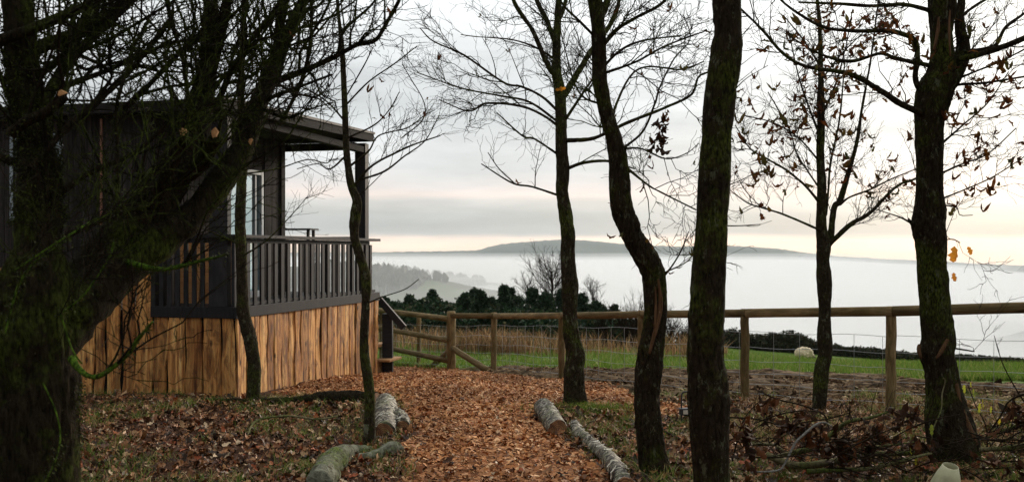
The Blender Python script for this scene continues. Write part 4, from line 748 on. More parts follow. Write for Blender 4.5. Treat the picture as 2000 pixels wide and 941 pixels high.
# great mossy tree at the left
BIG = [([(70, 720, 90, 4.0), (120, 625, 135, 4.1), (186, 568, 108, 4.2), (250, 512, 92, 4.3), (320, 460, 76, 4.4), (379, 420, 58, 4.5), (430, 355, 50, 4.6), (470, 295, 48, 4.7), (500, 215, 38, 4.8), (520, 168, 34, 4.9), (540, 120, 33, 5.0), (562, 60, 22, 5.05), (578, 30, 20, 5.1), (594, -10, 18, 5.2), (620, -120, 10, 5.3)], 4, 4),
    ([(536, 130, 18, 5.0), (544, 60, 19, 4.95), (556, 0, 18, 4.9), (575, -120, 12, 4.9)], 4, 4),
    ([(130, 590, 90, 4.2), (210, 490, 90, 4.3), (290, 410, 84, 4.4), (345, 330, 76, 4.5), (378, 260, 60, 4.6), (392, 195, 46, 4.7), (404, 150, 38, 4.75), (409, 90, 34, 4.8), (412, 0, 26, 4.9), (415, -120, 16, 5)], 4, 4),
    ([(404, 165, 24, 4.7), (425, 85, 22, 4.7), (446, 0, 19, 4.7), (465, -100, 12, 4.7)], 4, 4), ([(330, 360, 34, 4.4), (380, 330, 34, 4.4), (405, 300, 28, 4.3), (424, 266, 26, 4.25)], 4, 4), ([(300, 400, 30, 4.3), (330, 330, 28, 4.2), (352, 285, 24, 4.15), (364, 265, 22, 4.1)], 4, 4),
    ([(400, 215, 15, 4.7), (427, 195, 14, 4.7), (448, 144, 13, 4.7), (472, 105, 10, 4.7), (500, 64, 9, 4.7), (544, 8, 8, 4.7), (570, -60, 5, 4.7)], 4, 4),
    ([(0, 80, 22, 3.9), (60, 58, 20, 3.9), (120, 33, 18, 4), (180, 3, 14, 4.1), (250, -60, 9, 4.2)], 4, 4), ([(50, 110, 30, 4), (90, 87, 27, 4.1), (168, 60, 24, 4.3), (216, 27, 20, 4.5), (255, 0, 17, 4.6), (320, -60, 9, 4.8)], 4, 4),
    ([(75, 230, 30, 4), (90, 192, 24, 4), (114, 150, 22, 4.1), (144, 111, 21, 4.2), (180, 75, 19, 4.3), (234, 24, 16, 4.5), (280, -20, 12, 4.6)], 4, 4), ([(105, 175, 12, 4), (168, 153, 10, 4.1), (210, 138, 9, 4.3), (255, 117, 8, 4.4), (310, 93, 7, 4.5), (379, 76, 5, 4.6), (430, 70, 3.5, 4.7)], 4, 4),
    ([(20, 262, 22, 3.8), (50, 238, 20, 3.8), (90, 219, 20, 3.8), (128, 188, 18, 3.8)], 4, 4), ([(120, 195, 5, 3.9), (195, 197, 4, 3.9), (240, 189, 4, 4), (273, 168, 3, 4), (276, 150, 2, 4)], 4, 4),
    ([(228, 420, 8, 4), (229, 300, 8, 4), (228, 210, 8, 4), (234, 180, 8, 4), (250, 130, 7, 4.1), (262, 90, 6, 4.2), (290, 40, 4, 4.3)], 4, 4), ([(370, 270, 10, 4.5), (368, 210, 10, 4.4), (364, 162, 9, 4.4), (355, 105, 9, 4.4), (340, 60, 9, 4.4), (325, 0, 8, 4.4), (310, -60, 6, 4.4)], 4, 4),
    ([(240, 215, 13, 4.6), (286, 171, 12, 4.6), (349, 105, 11, 4.6), (379, 78, 9, 4.7), (420, 20, 7, 4.8)], 4, 4), ([(508, 185, 16, 4.9), (540, 160, 14, 4.9), (600, 136, 12, 4.8), (660, 108, 11, 4.7), (696, 88, 10, 4.7), (732, 80, 9, 4.6), (756, 44, 8, 4.6), (780, 0, 7, 4.5), (800, -50, 5, 4.5)], 4, 4),
    ([(500, 215, 10, 4.8), (528, 192, 9, 4.8), (580, 172, 8, 4.7), (648, 146, 5, 4.6)], 4, 4), ([(660, 108, 6, 4.7), (672, 60, 6, 4.7), (724, 12, 5, 4.7), (750, -30, 4, 4.7)], 4, 4), ([(696, 88, 5, 4.7), (715, 70, 4, 4.6), (730, 30, 3, 4.6), (735, -30, 3, 4.6)], 4, 4),
    ([(545, 245, 8, 5.4), (580, 180, 8, 5.4), (600, 120, 8, 5.4), (608, 60, 7, 5.4), (608, 0, 6, 5.4), (610, -80, 4, 5.4)], 4, 4), ([(545, 110, 8, 5), (500, 60, 0.1+6, 5), (480, 20, 5, 5), (470, -40, 4, 5)], 4, 4),
    ([(140, 700, 16, 3.85), (153, 719, 12, 3.8), (174, 734, 10, 3.75), (198, 732, 10, 3.7), (240, 701, 9, 3.7), (270, 662, 8, 3.65), (298, 628, 4, 3.6)], 4, 4, 'moss_green'), ([(250, 512, 12, 4.2), (310, 526, 9, 4.1), (349, 520, 9, 4.1), (385, 511, 8, 4.1), (440, 498, 3, 4.1)], 4, 4, 'moss_green'),
    ([(28, 528, 3, 3.5), (105, 478, 4, 3.5), (168, 439, 5, 3.6), (225, 409, 4, 3.7), (245, 380, 3, 3.7)], 4, 4, 'moss_green'), ([(84, 748, 3, 3.55), (108, 800, 3.4, 3.55), (118, 850, 3.4, 3.55), (108, 900, 3, 3.55), (85, 945, 3, 3.55)], 4, 4, 'moss_green'), ([(10, 650, 3, 3.5), (35, 560, 5, 3.5), (70, 510, 3, 3.5), (130, 470, 2, 3.5)], 4, 4, 'moss_green'),
    ([(118, 612, 3, 3.7), (160, 580, 4, 3.7), (190, 540, 3.4, 3.7), (215, 500, 5, 3.7), (222, 470, 3, 3.7)], 4, 4, 'moss_green'), ([(118, 612, 4, 3.7), (130, 650, 4, 3.7), (142, 685, 4, 3.7), (160, 710, 4, 3.7)], 4, 4, 'moss_green'),
    ([(60, 330, 16, 3.9), (130, 250, 14, 4), (200, 190, 12, 4.2), (270, 120, 10, 4.4), (330, 40, 8, 4.6)], 4, 4), ([(90, 400, 14, 4), (170, 340, 12, 4.1), (260, 300, 9, 4.2), (340, 235, 7, 4.3), (420, 200, 4, 4.4)], 4, 4), ([(60, 280, 14, 4), (20, 200, 12, 4), (-10, 120, 10, 4)], 4, 4),
    ([(110, 470, 12, 4), (200, 430, 10, 4.1), (290, 400, 7, 4.2)], 4, 4), ([(80, 340, 18, 4), (10, 310, 14, 4), (-60, 290, 10, 4)], 4, 4), ([(505, 210, 8, 4.8), (560, 230, 6, 4.7), (600, 215, 4, 4.6), (650, 200, 3, 4.5)], 4, 4), ([(60, 160, 16, 4), (120, 110, 13, 4.2), (180, 40, 10, 4.4), (200, -20, 8, 4.5)], 4, 4)]
def lf(P):
    "keep the fine growth away from the open sky at the right of the crown"
    px = CX+P[..., 0]/P[..., 1]*F; py = HZ-(P[..., 2]-CH)/P[..., 1]*F
    lim = np.where(py < 120, 860, np.where(py < 240, 700, np.where(py < 560, 640-.3*(py-240), 420)))
    return (px < lim).all(1) & (P[..., 1] > 2.6).all(1) & (py < 760).all(1)
tb, _, _ = build_tree('mossy_tree', 'huge moss covered tree with many leaning limbs filling the left edge', 'tree', gd(75, 4.0),
    [(72, 1330, 200), (76, 1150, 172), (76, 941, 152), (72, 800, 146), (66, 700, 142), (66, 620, 150), (70, 540, 132), (76, 480, 92), (76, 400, 76), (72, 300, 64), (50, 200, 56), (40, 100, 60), (35, 0, 60), (25, -150, 48), (10, -350, 30)], 4.0, 'bark_mossy', 'bark_twig', BIG,
    [(270, .8, .7, .14, dict(rmax=.009, t0=.12, flat=1.3, wob=.22)), (1250, .42, .75, .08, dict(rmax=.004, wob=.28)), (2100, .22, .8, .05, dict(fromall=True, wob=.35)), (1500, .06, 1.0, .0, dict(K=4, fromall=False))], 96, (5, .6, [(560, 0, 780, 120, 1)]), .10, step=.018, filt=lf)
def moss_tufts(t, n, hgt):
    Vs = []; Ns = []
    for ch in t.children:
        if ch.name.split('.')[0] in ('trunk', 'limb'):
            me = ch.data; v = np.zeros(len(me.vertices)*3, np.float32); me.vertices.foreach_get('co', v); nn = np.zeros(len(me.vertices)*3, np.float32); me.vertices.foreach_get('normal', nn); Vs.append(v.reshape(-1, 3)); Ns.append(nn.reshape(-1, 3))
    V = np.vstack(Vs); Nn = np.vstack(Ns); L0 = np.array(t.location); W_ = V+L0; k = (fbm(W_*3.1, 2, 4)+.25*Nn[:, 2] > .02) & (W_[:, 2] > .3) & (W_[:, 2] < 5); V, Nn = V[k], Nn[k]
    i = rng.integers(0, len(V), n); p = V[i]+rng.normal(0, .012, (n, 3)); a = Nn[i]+rng.normal(0, .45, (n, 3)); a /= np.linalg.norm(a, axis=1, keepdims=True); sd = np.cross(a, rng.normal(0, 1, (n, 3))); sd /= np.linalg.norm(sd, axis=1, keepdims=True)
    h = rng.uniform(.4, 1.2, n)[:, None]*hgt; B = np.stack([p-sd*.004, p+sd*.004, p+a*h-np.array([0, 0, 1])*h*.4], 1)
    link('moss', mesh('moss', B.reshape(-1, 3), np.arange(3*n).reshape(-1, 3), M['blade'], True, np.repeat(palette(n, [(.030, .038, .008), (.062, .074, .014), (.016, .019, .005)], [3, 1.6, 3]), 3, 0)), t, kind='stuff')
moss_tufts(tb, 26000, .013)
cutm = M['fresh_cut']
for x, y, d, w_, ry in ((426, 262, 4.22, 13, .9), (366, 261, 4.08, 11, .7), (496, 279, 4.55, 9, 0), (131, 186, 3.78, 9, .9)):
    n = 16; a = np.arange(n)/n*2*np.pi; r = w_/2/F*d*1.25; V = np.stack([np.cos(a)*r*.75, np.sin(a)*0-.004, np.sin(a)*r*1.2], -1); V = V*(1+.15*rng.normal(0, 1, (n, 1))); V = np.vstack([V, [(0, -.006, 0)], [(0, .05, 0)]])
    o = link('cut_end', mesh('cut_end', V, np.array([(i, (i+1) % n, n) for i in range(n)]+[((i+1) % n, i, n+1) for i in range(n)]), cutm, False), tb, 'pale orange sawn limb end'); o.location = pt(x, y, d-.02)-Vector(tb.location)+Vector((0, -.05, 0)); o.rotation_euler = (.2, ry*.6, 0)
# ------------------------------------------------------------------ logs
def log(name, label, rows, m, cut_ends=True, group=None, amp=.12, seed=1, sides=22, cut_at=1, lift=0):
    "rows (px,py,w,d)"
    p = px_path(rows, 0)
    for q in p: q[2] = float(gz(q[0], q[1]))+q[3]*.82+lift
    t = thing(name, label, 'log', p[0][:3]); L0 = Vector(t.location); q = p.copy(); q[:, :3] -= np.array(L0)
    me, S = limb_mesh('bark', q, M[m], sides, .02, amp, seed, (16, 16, 16), cap=True); link('bark', me, t)
    if m == 'birch':
        n = 90; ii = rng.integers(2, len(S)-2, n); cc = S[ii, :3]; dd = S[ii+1, :3]-S[ii-1, :3]; dd /= np.linalg.norm(dd, axis=1, keepdims=True); aa = rng.normal(0, 1, (n, 3)); aa[:, 2] = np.abs(aa[:, 2]); aa -= dd*(aa*dd).sum(1, keepdims=True); aa /= np.linalg.norm(aa, axis=1, keepdims=True); tt = np.cross(aa, dd)
        w1 = rng.uniform(.012, .04, n)[:, None]; w2 = rng.uniform(.006, .018, n)[:, None]; lf_ = rng.uniform(.004, .022, n)[:, None]; r1 = S[ii, 3][:, None]*1.03
        B = np.stack([cc+aa*r1-tt*w1-dd*w2, cc+aa*r1-tt*w1+dd*w2, cc+aa*(r1+lf_*.3)+dd*w2, cc+aa*(r1+lf_*.3)-dd*w2, cc+aa*(r1+lf_)+tt*w1*.8+dd*w2, cc+aa*(r1+lf_)+tt*w1*.8-dd*w2], 1); Fq = np.array([(0, 1, 2, 3), (3, 2, 4, 5)])
        link('peeling_bark', mesh('peeling_bark', B.reshape(-1, 3), (Fq[None]+(np.arange(n)*6)[:, None, None]).reshape(-1, 4), M['litter'], False, np.repeat(palette(n, [(.55, .52, .43), (.34, .30, .22), (.05, .035, .022), (.025, .018, .012)], [3, 2, 2, 3]), 6, 0)), t, kind='stuff')
    for end in ((0, -1) if cut_ends else ()):
        c = S[end, :3]; dr = S[end, :3]-S[1 if end == 0 else -2, :3]; dr /= np.linalg.norm(dr); r = S[end, 3]*.97
        n = 20; a = np.arange(n)/n*2*np.pi; V = np.stack([np.cos(a)*r, np.sin(a)*r, 0*a], -1); V[:, :2] *= 1+.05*rng.normal(0, 1, (n, 1)); V = np.vstack([V, V-np.array([0, 0, .02]), [(0, 0, .004)]])
        Fq = np.array([(n+i, n+(i+1) % n, (i+1) % n, i) for i in range(n)]); Ft = np.array([(i, (i+1) % n, 2*n) for i in range(n)])
        o = link('cut_end', mesh('cut_end', V, [Fq, Ft], M['cut'], False), t); o.location = Vector(c)+Vector(dr)*.008; o.rotation_mode = 'QUATERNION'; o.rotation_quaternion = Vector(dr).to_track_quat('Z', 'Y')
    return t
log('birch_log', 'short thick birch log with dark sawn end, right edge of the path', [(1062, 800, 34, 10.6), (1075, 815, 36, 10.0), (1090, 831, 38, 9.3)], 'birch', seed=2, amp=.12, lift=-.02)
log('birch_branch', 'long crooked birch branch trailing from the sawn log towards the viewer', [(1122, 822, 18, 9.75), (1128, 846, 20, 9.25), (1142, 860, 25, 8.85), (1158, 872, 21, 8.55), (1180, 893, 28, 8.1), (1200, 915, 34, 7.65), (1222, 950, 38, 7.1)], 'birch', seed=4, amp=.22)
log('birch_log', 'thick peeling birch log with an ochre sawn end behind the thin sapling', [(752, 780, 36, 10.9), (753, 800, 42, 10.3), (752, 832, 44, 9.6), (750, 848, 38, 9.15)], 'birch', seed=8, amp=.22, lift=-.03)
log('birch_log', 'stubby mossy birch log lying against the chips beside the larger log', [(774, 812, 22, 10.1), (781, 828, 30, 9.7), (786, 842, 24, 9.4)], 'birch', seed=9, amp=.2)
log('pale_log', 'pale lichen grey forked log in the leaves at the bottom edge', [(722, 888, 18, 8.5), (698, 888, 26, 8.4), (676, 894, 34, 8.25), (664, 908, 42, 8.0), (645, 935, 52, 7.6), (622, 975, 48, 7.0)], 'pale_bark', seed=11, amp=.4, cut_ends=False, lift=-.02)
log('pale_log', 'short pale grey branch piece lying at the foot of the thin sapling', [(700, 905, 22, 8.1), (722, 908, 24, 8.1), (745, 900, 28, 8.2), (768, 893, 34, 8.3), (784, 893, 20, 8.35)], 'pale_bark', seed=12, amp=.25, cut_ends=False, lift=-.01)
log('mossy_log', 'long thin dark mossy log along the foot of the cabin planks', [(392, 800, 12, 11.5), (450, 800, 13, 11.4), (530, 800, 14, 11.35), (590, 798, 18, 11.3), (628, 795, 26, 11.3), (680, 795, 27, 11.3), (735, 795, 26, 11.2)], 'bark_mossy', seed=14, amp=.2)
# ------------------------------------------------------------------ brush pile (each fallen branch a thing)
def branch(label, rows, m='brush_green', twigs=14, L=.35, leaves=0, seed=1, name='fallen_branch', lsize=.8, tm=None):
    p = px_path(rows, 0); t = thing(name, label, 'branch', p[0][:3]); L0 = np.array(t.location); q = p.copy(); q[:, :3] -= L0
    me, S = limb_mesh('stem', q, M[m], 8, .03, .12, seed, (25, 25, 25)); link('stem', me, t)
    i = np.linspace(0, len(S)-1, 8).astype(int); P0 = S[i][None, :, :3]; R0 = S[i][None, :, 3]
    if twigs:
        c, r = grow(P0, R0, twigs, L, .8, .1, rmax=.004, rmin=.0018); c2, r2 = grow(c, r, twigs*2, L*.5, .8, .0, rmin=.0015)
        V, Q = tubes(c, r, 4); V2, Q2 = tubes(c2, r2, 4); mb = MB().add(V, Q).add(V2, Q2); link('twigs', mb.mesh('twigs', M[tm or 'twig_brown'], True), t, kind='stuff')
    for _ in range(leaves):
        k = rng.integers(0, len(S)); add_leaf(t, Vector(S[k, :3])+Vector(L0)+Vector((random.gauss(0, .05), random.gauss(0, .05), random.gauss(0, .04))), lsize*random.uniform(.6, 1.2), random.choice(DEAD))
    return t
branch('thick green grey branch curving low across the brush towards the forked tree', [(1498, 888, 14, 7.6), (1535, 902, 14, 7.5), (1567, 909, 15, 7.45), (1639, 899, 13, 7.4), (1700, 887, 11, 7.4), (1775, 884, 9, 7.5), (1825, 879, 6, 7.6)], seed=3)
branch('branch rising from the brush to the upper right over dead leaves', [(1519, 890, 8, 7.7), (1555, 882, 11, 7.7), (1591, 873, 13, 7.65), (1627, 845, 10, 7.6), (1657, 823, 8, 7.5), (1700, 815, 6, 7.45), (1745, 800, 3, 7.4)], seed=5)
branch('lowest straight branch lying along the bottom of the brush', [(1576, 920, 9, 7.3), (1639, 917, 9, 7.25), (1700, 914, 8, 7.2), (1760, 899, 7, 7.2), (1819, 884, 5, 7.3)], seed=6)
branch('slim pale brown branch between two thicker brush branches', [(1591, 873, 6, 7.6), (1621, 881, 6, 7.6), (1700, 873, 5, 7.6), (1790, 862, 3, 7.6)], seed=7)
branch('silvery lichen covered bent twig over the brush', [(1470, 921, 2, 7.0), (1519, 918, 3.4, 7.0), (1534, 902, 3.6, 7.0), (1552, 866, 3.8, 7.0), (1570, 848, 4, 7.0), (1591, 830, 3.8, 7.0), (1609, 824, 3.2, 7.0), (1625, 832, 2, 7.0)], 'twig_pale', 2, .1, name='lichen_twig')
branch('long thin dark stem arching left over the dead leaf clumps', [(1420, 814, 3, 7.4), (1478, 818, 3.4, 7.4), (1528, 832, 3, 7.4), (1575, 850, 2, 7.4)], 'twig_brown', 10, .3, seed=2)
branch('thin dark stem slanting down before the young oak base', [(1475, 760, 1.6, 8.2), (1519, 779, 3, 8.2), (1567, 791, 3, 8.1), (1609, 809, 3, 8.1), (1620, 840, 2.5, 8)], 'twig_brown', 10, .25, seed=4)
branch('short grey green branch poking left from the brush', [(1460, 866, 6, 7.8), (1490, 867, 7, 7.8), (1512, 868, 6, 7.7), (1530, 880, 5, 7.6)], seed=9)
branch('stout branch running out of view right of the forked tree', [(1915, 878, 10, 7.6), (1945, 876, 10, 7.5), (1975, 874, 10, 7.4), (2010, 866, 9, 7.3), (2060, 850, 7, 7.2)], seed=12)
branch('curved branch climbing right above the stout one', [(1925, 856, 5, 7.7), (1963, 839, 6, 7.6), (2000, 826, 6, 7.5), (2050, 812, 4, 7.4)], seed=13)
branch('arching bramble stem bending to the right edge', [(1925, 853, 3, 7.4), (1954, 812, 4, 7.3), (1969, 785, 4, 7.3), (2000, 769, 4, 7.2), (2040, 765, 3, 7.2)], 'twig_brown', 8, .25, seed=15)
branch('upright thin bare shoot crossing the fence at far right', [(2010, 795, 3, 7.3), (1991, 770, 3, 7.3), (1963, 720, 2.6, 7.3), (1950, 685, 2, 7.3), (1942, 655, 1.5, 7.3)], 'twig_brown', 2, .12, name='bare_shoot', seed=3)
branch('thin straight stick lying right of the forked tree foot', [(1915, 858, 3, 7.2), (1960, 858, 3.4, 7.2), (2010, 859, 3, 7.1)], 'twig_brown', 5, .2, seed=5)
branch('dark wiry stem leaning left of the brush beside the thick tree', [(1430, 900, 3, 7.0), (1440, 860, 3, 7), (1455, 815, 2.4, 7), (1490, 775, 1.6, 7)], 'twig_brown', 8, .25, seed=8)
branch('dark fallen stick between curved tree and thick tree', [(1298, 842, 5, 9.2), (1330, 858, 6, 8.9), (1370, 880, 5, 8.5)], 'twig_brown', 6, .2, seed=21)
branch('thin bent stick among the leaves left of the path', [(480, 860, 3, 8.8), (500, 822, 4, 9.2), (560, 812, 4.5, 9.4), (620, 818, 4, 9.3), (660, 812, 3, 9.4)], 'brush_green', 5, .2, seed=22)
for k in range(34):
    x = random.uniform(1400, 1990); y = random.uniform(835, 925); L_ = random.uniform(60, 170); d = random.uniform(6.9, 7.8); sl2 = random.uniform(-.45, .35)
    names = ['under the low green branch', 'beside the forked tree base', 'near the pale plastic guard', 'by the thick tree foot']
    o = branch('thin brown twig tangled in the brush pile', [(x, y, 2.2, d), (x+L_*.35, y+sl2*L_*.4+random.gauss(0, 5), 3, d-.05), (x+L_*.7, y+sl2*L_*.7+random.gauss(0, 8), 2.4, d-.1), (x+L_, y+sl2*L_, 1.6, d-.1)], 'twig_brown', 8, .25, seed=30+k, name='brush_twig'); o['group'] = 'loose twigs in the brush pile'
# clumps of dead leaves
for (x, y, w_, h, d, n, lb) in ((1455, 850, 22, 70, 6.9, 30, 'tall dark curled leaf clump beside the thick tree'), (1562, 828, 40, 30, 7.2, 34, 'wide reddish brown dead leaf clump before the young oak'), (1605, 852, 45, 26, 7.2, 26, 'drooping dead leaf clump under the rising branch'),
                              (1712, 848, 34, 34, 7.3, 28, 'blackish dead leaf clump below the fence post'), (1762, 812, 26, 28, 7.3, 20, 'small maroon dead leaf clump left of the forked tree'), (1986, 812, 30, 45, 7.2, 26, 'large dark leaf clump at the right edge above the branches'), (1500, 800, 12, 16, 7.6, 14, 'little dark leaf clump on the arching stem left of the young oak'), (1660, 878, 50, 18, 7.3, 30, 'low dark leaf clump between the lower brush branches'), (1800, 868, 26, 18, 7.4, 18, 'dark leaf clump touching the left side of the forked tree foot'), (1926, 898, 22, 24, 7.0, 8, 'russet fallen leaves right of the plastic guard'), (1985, 925, 30, 24, 6.9, 8, 'orange brown leaves in the bottom right corner')):
    t = thing('dead_leaf_clump', lb, 'leaf clump', pt(x, y, d))
    for k in range(n):
        o = add_leaf(t, pt(x+random.gauss(0, w_*.45), y+random.gauss(0, h*.45), d+random.gauss(0, .06)), random.uniform(.7, 1.35), random.choice(DEAD)); 
# yellow leaves on a bramble shoot
ys_ = thing('yellow_leaved_shoot', 'wiry shoot with a few yellow green leaves right of the forked tree', 'plant', gd(1925, 7.5))
me, _ = limb_mesh('stem', px_path([(1930, 880, 2.2, 7.6), (1925, 830, 2.4, 7.6), (1905, 790, 2, 7.6), (1890, 750, 1.6, 7.6)], 0), M['twig_brown'], 6, .03, .1); me.transform(Matrix.Translation(-Vector(ys_.location))); link('stem', me, ys_)
for x, y, s in ((1884, 768, .8), (1902, 778, .9), (1912, 806, .9), (1922, 800, 1.0), (1935, 806, .6), (1952, 832, .7), (1896, 756, .5)): face_leaf(pt(x, y, 7.55), s, random.choice(ye), ys_, random.uniform(-1, 1))
yt = thing('ivy_stem', 'pale ivy stem with green leaves climbing the forked tree foot', 'plant', gd(1825, 7.5))
me, _ = limb_mesh('stem', px_path([(1820, 880, 2, 7.55), (1822, 840, 2.4, 7.5), (1838, 800, 2.4, 7.55), (1840, 770, 2.6, 7.6), (1846, 745, 2.2, 7.6), (1842, 737, 1.6, 7.6)], 0), M['brush_green'], 6, .02, .1); me.transform(Matrix.Translation(-Vector(yt.location))); link('stem', me, yt)
for x, y, s in ((1820, 850, 1.0), (1781, 893, .9), (1788, 908, .8)): face_leaf(pt(x, y, 7.45), s, ye[0], yt, random.uniform(-1, 1))
# plastic tree guard, path light
def guard():
    b = gd(1842, 6.9); t = thing('plastic_tree_guard', 'cream plastic cone shaped guard standing at the forked tree foot', 'tree guard', pt(1838, 985, 6.9)); n = 28
    prof = [(.118, 0), (.112, .08), (.098, .16), (.078, .23), (.052, .30)]; V = []; t.rotation_euler = (math.radians(16), math.radians(6), 0)
    for r_, z in prof:
        for i in range(n):
            a = i/n*2*math.pi; cutz = z; V.append((math.cos(a)*r_, math.sin(a)*r_, cutz))
    m_ = len(V); V = np.array(V); Vi = V.copy(); cx = 0*V[:, :2]; Vi[:, :2] = cx+(V[:, :2]-cx)*.96
    Fq = [(r*n+i, r*n+(i+1) % n, (r+1)*n+(i+1) % n, (r+1)*n+i) for r in range(4) for i in range(n)]; Fi = [(m_+r*n+(i+1) % n, m_+r*n+i, m_+(r+1)*n+i, m_+(r+1)*n+(i+1) % n) for r in range(4) for i in range(n)]
    rim = [(4*n+i, 4*n+(i+1) % n, m_+4*n+(i+1) % n, m_+4*n+i) for i in range(n)]
    link('guard_shell', mesh('guard_shell', np.vstack([V, Vi]), np.array(Fq+Fi+rim), M['tube_plastic']), t)
guard()
pl = thing('path_light', 'small black path light hanging from a hooked iron stake', 'light', gd(1331, 9.9)); b = Vector(pl.location)
me, _ = limb_mesh('stake', px_path([(1331, 830, 3, 9.9), (1331, 800, 3, 9.9), (1331, 775, 3, 9.9), (1334, 766, 3, 9.9), (1345, 765, 3, 9.9), (1349, 772, 2.4, 9.9)], 0), M['black_iron'], 8, .01, .0); me.transform(Matrix.Translation(-b)); link('stake', me, pl)
o = link('lamp_body', MB().box(-.05, .05, -.04, .04, -.035, .035).mesh('lamp_body', M['black_iron']), pl); o.location = pt(1337, 803, 9.9)-b; bevel(o, .006); o2 = link('lens', MB().box(-.03, .03, -.046, -.041, -.02, .02).mesh('lens', M['lamp_lens']), o); o2.location = (.01, 0, 0)
# moss mound at the centre tree foot
mm = gb(1150, 800); n = 2600; a = rng.normal(0, 1, (n, 2))*np.array([.30, .16]); x = mm.x+a[:, 0]; y = mm.y+a[:, 1]
blades('moss_tuft_grass', 'bright green moss and grass mound at the slender tree foot', x, y, rng.uniform(.03, .10, n), rng.uniform(.004, .008, n), [(.10, .16, .02), (.16, .22, .03), (.06, .09, .015)], [3, 2, 2], .5)
# ------------------------------------------------------------------ sheep
def sheep():
    p = gd(1570, 57); t = thing('sheep', 'cream woolly sheep grazing head down on the green field', 'sheep', p, math.radians(28))
    mb = bpy.data.metaballs.new('flock'); mb.resolution = .045; mb.threshold = .5; ob = bpy.data.objects.new('flock', mb); C.objects.link(ob); ob.location = (0, 0, -500)
    def e(x, y, z, r_, sx=1, sy=1, sz=1): q = mb.elements.new(type='ELLIPSOID'); q.co = (x, y, z); q.radius = r_*1.5; q.size_x = sx; q.size_y = sy; q.size_z = sz
    e(0, 0, .50, .34, 1.15, .80, .82); e(-.34, 0, .50, .28, .9, .85, .9); e(.34, 0, .46, .26, .9, .8, .85); e(.56, 0, .34, .15, 1.0, .7, .8); e(.70, 0, .20, .10, 1.1, .65, .7); e(.79, 0, .10, .07, 1.2, .6, .7); e(-.54, 0, .42, .09, .6, .6, 1.2)
    for k in range(70): a = random.uniform(0, 6.28); b_ = random.uniform(-1.0, 1.4); e(.42*math.cos(a)*math.cos(b_)*1.15, .25*math.sin(a)*math.cos(b_), .50+.25*math.sin(b_), random.uniform(.05, .085))
    for sx in (-.34, .34):
        for sy in (-.12, .12):
            for z in (.28, .22, .16, .10, .05, .01): e(sx, sy, z, .055 if z > .2 else .042)
    for sy in (-1, 1): e(.60, sy*.12, .30, .045, .7, 1.3, .6)
    bpy.context.view_layer.update(); me = bpy.data.meshes.new_from_object(ob.evaluated_get(bpy.context.evaluated_depsgraph_get())); bpy.data.objects.remove(ob); me.name = 'body'
    m, nt, bs = mat('wool', .95, .1); g = G(nt); f = g.noise(g.coord(), 9, 5, .7)
    sepz = g.N.new('ShaderNodeSeparateXYZ'); g.L.new(g.coord(), sepz.inputs[0])
    leg = g.ramp(sepz.outputs['Z'], [(.24, 1.0), (.30, 0.0)]); g.L.new(g.mix(leg, g.ramp(f, [(.3, (.42, .32, .19)), (.7, (.86, .74, .54))]), (.06, .05, .04)), bs.inputs['Base Color']); g.bump(f, .05, 1, bs); me.materials.clear(); me.materials.append(m)
    me.polygons.foreach_set('use_smooth', [True]*len(me.polygons)); link('body', me, t); t.scale = (1.12,)*3
sheep()
# ------------------------------------------------------------------ distant vegetation
def foliage(n, center, rad, size, cols, wts, shape='ell', flatten=.8):
    if shape == 'cone':
        h = rng.random(n)**.9; r = (1-h)**.62*np.sqrt(rng.random(n))*rad[0]*(.70+.38*np.abs(np.sin(h*19+rng.uniform(0, 6)+1.5*np.sin(np.arange(n)*.7)))); a = rng.uniform(0, 2*np.pi, n); p = np.stack([r*np.cos(a), r*np.sin(a), h*rad[2]], -1)
    else:
        q = rng.normal(0, 1, (n, 3)); q /= np.linalg.norm(q, axis=1, keepdims=True); p = q*rng.random((n, 1))**.4; p *= 1+.35*fbm(q*2.1+center[0], 2, 3)[:, None]; p = p*np.array(rad)
    TV = np.array([(-.5, -.5, 0), (.5, -.5, .1), (.1, .6, 0), (-.6, .3, .15)]); TF = np.array([(0, 1, 2, 3)])
    s = size*rng.uniform(.5, 1.4, n); V, Fq = inst(TV, TF, p+np.array(center), np.stack([s, s*.6, s], -1), euler_mats(n, 1.2)); return V, Fq, np.repeat(palette(n, cols, wts, .35), 4, 0)
CON = [(.018, .038, .018), (.030, .058, .024), (.012, .026, .012), (.05, .07, .03)]
def conifer(px, d, top, wpx, k, lab):
    b = gd(px, d); h = pt(px, top, d).z-b.z; r = wpx/2/F*d; t = thing('conifer', lab, 'tree', b, group='conifers beyond the field')
    nb = 190; hb_ = rng.uniform(.06, .97, nb); az = rng.uniform(0, 6.283, nb); ln = r*(1-hb_)**.8*rng.uniform(.55, 1.35, nb)*(1+.25*np.sin(az*2+k))+.12; m_ = 24; tt = rng.uniform(.1, 1, (nb, m_))**.8
    P_ = np.stack([np.cos(az)[:, None]*ln[:, None]*tt, np.sin(az)[:, None]*ln[:, None]*tt, (hb_*h)[:, None]+ln[:, None]*(.38*tt-.15*tt**2)], -1).reshape(-1, 3)+rng.normal(0, .07, (nb*m_, 3)); n_ = len(P_)
    TV = np.array([(-.5, -.3, 0), (.5, -.5, .1), (.3, .5, 0), (-.4, .3, .15)]); sz = .20*rng.uniform(.5, 1.4, n_); V, Fq = inst(TV, np.array([(0, 1, 2, 3)]), P_, np.stack([sz, sz*.5, sz], -1), euler_mats(n_, 1.2)); c = np.repeat(palette(n_, CON, [3, 3, 3, 1], .35), 4, 0); link('crown', mesh('crown', V, Fq, M['needle'], True, c), t)
    P = np.array([[(0, 0, -.3), (0, 0, h*.4), (0, 0, h*.95)]]); V, Q = tubes(P, np.array([[.14, .1, .03]]), 6); link('trunk', mesh('trunk', V, Q, M['twig_brown']), t)
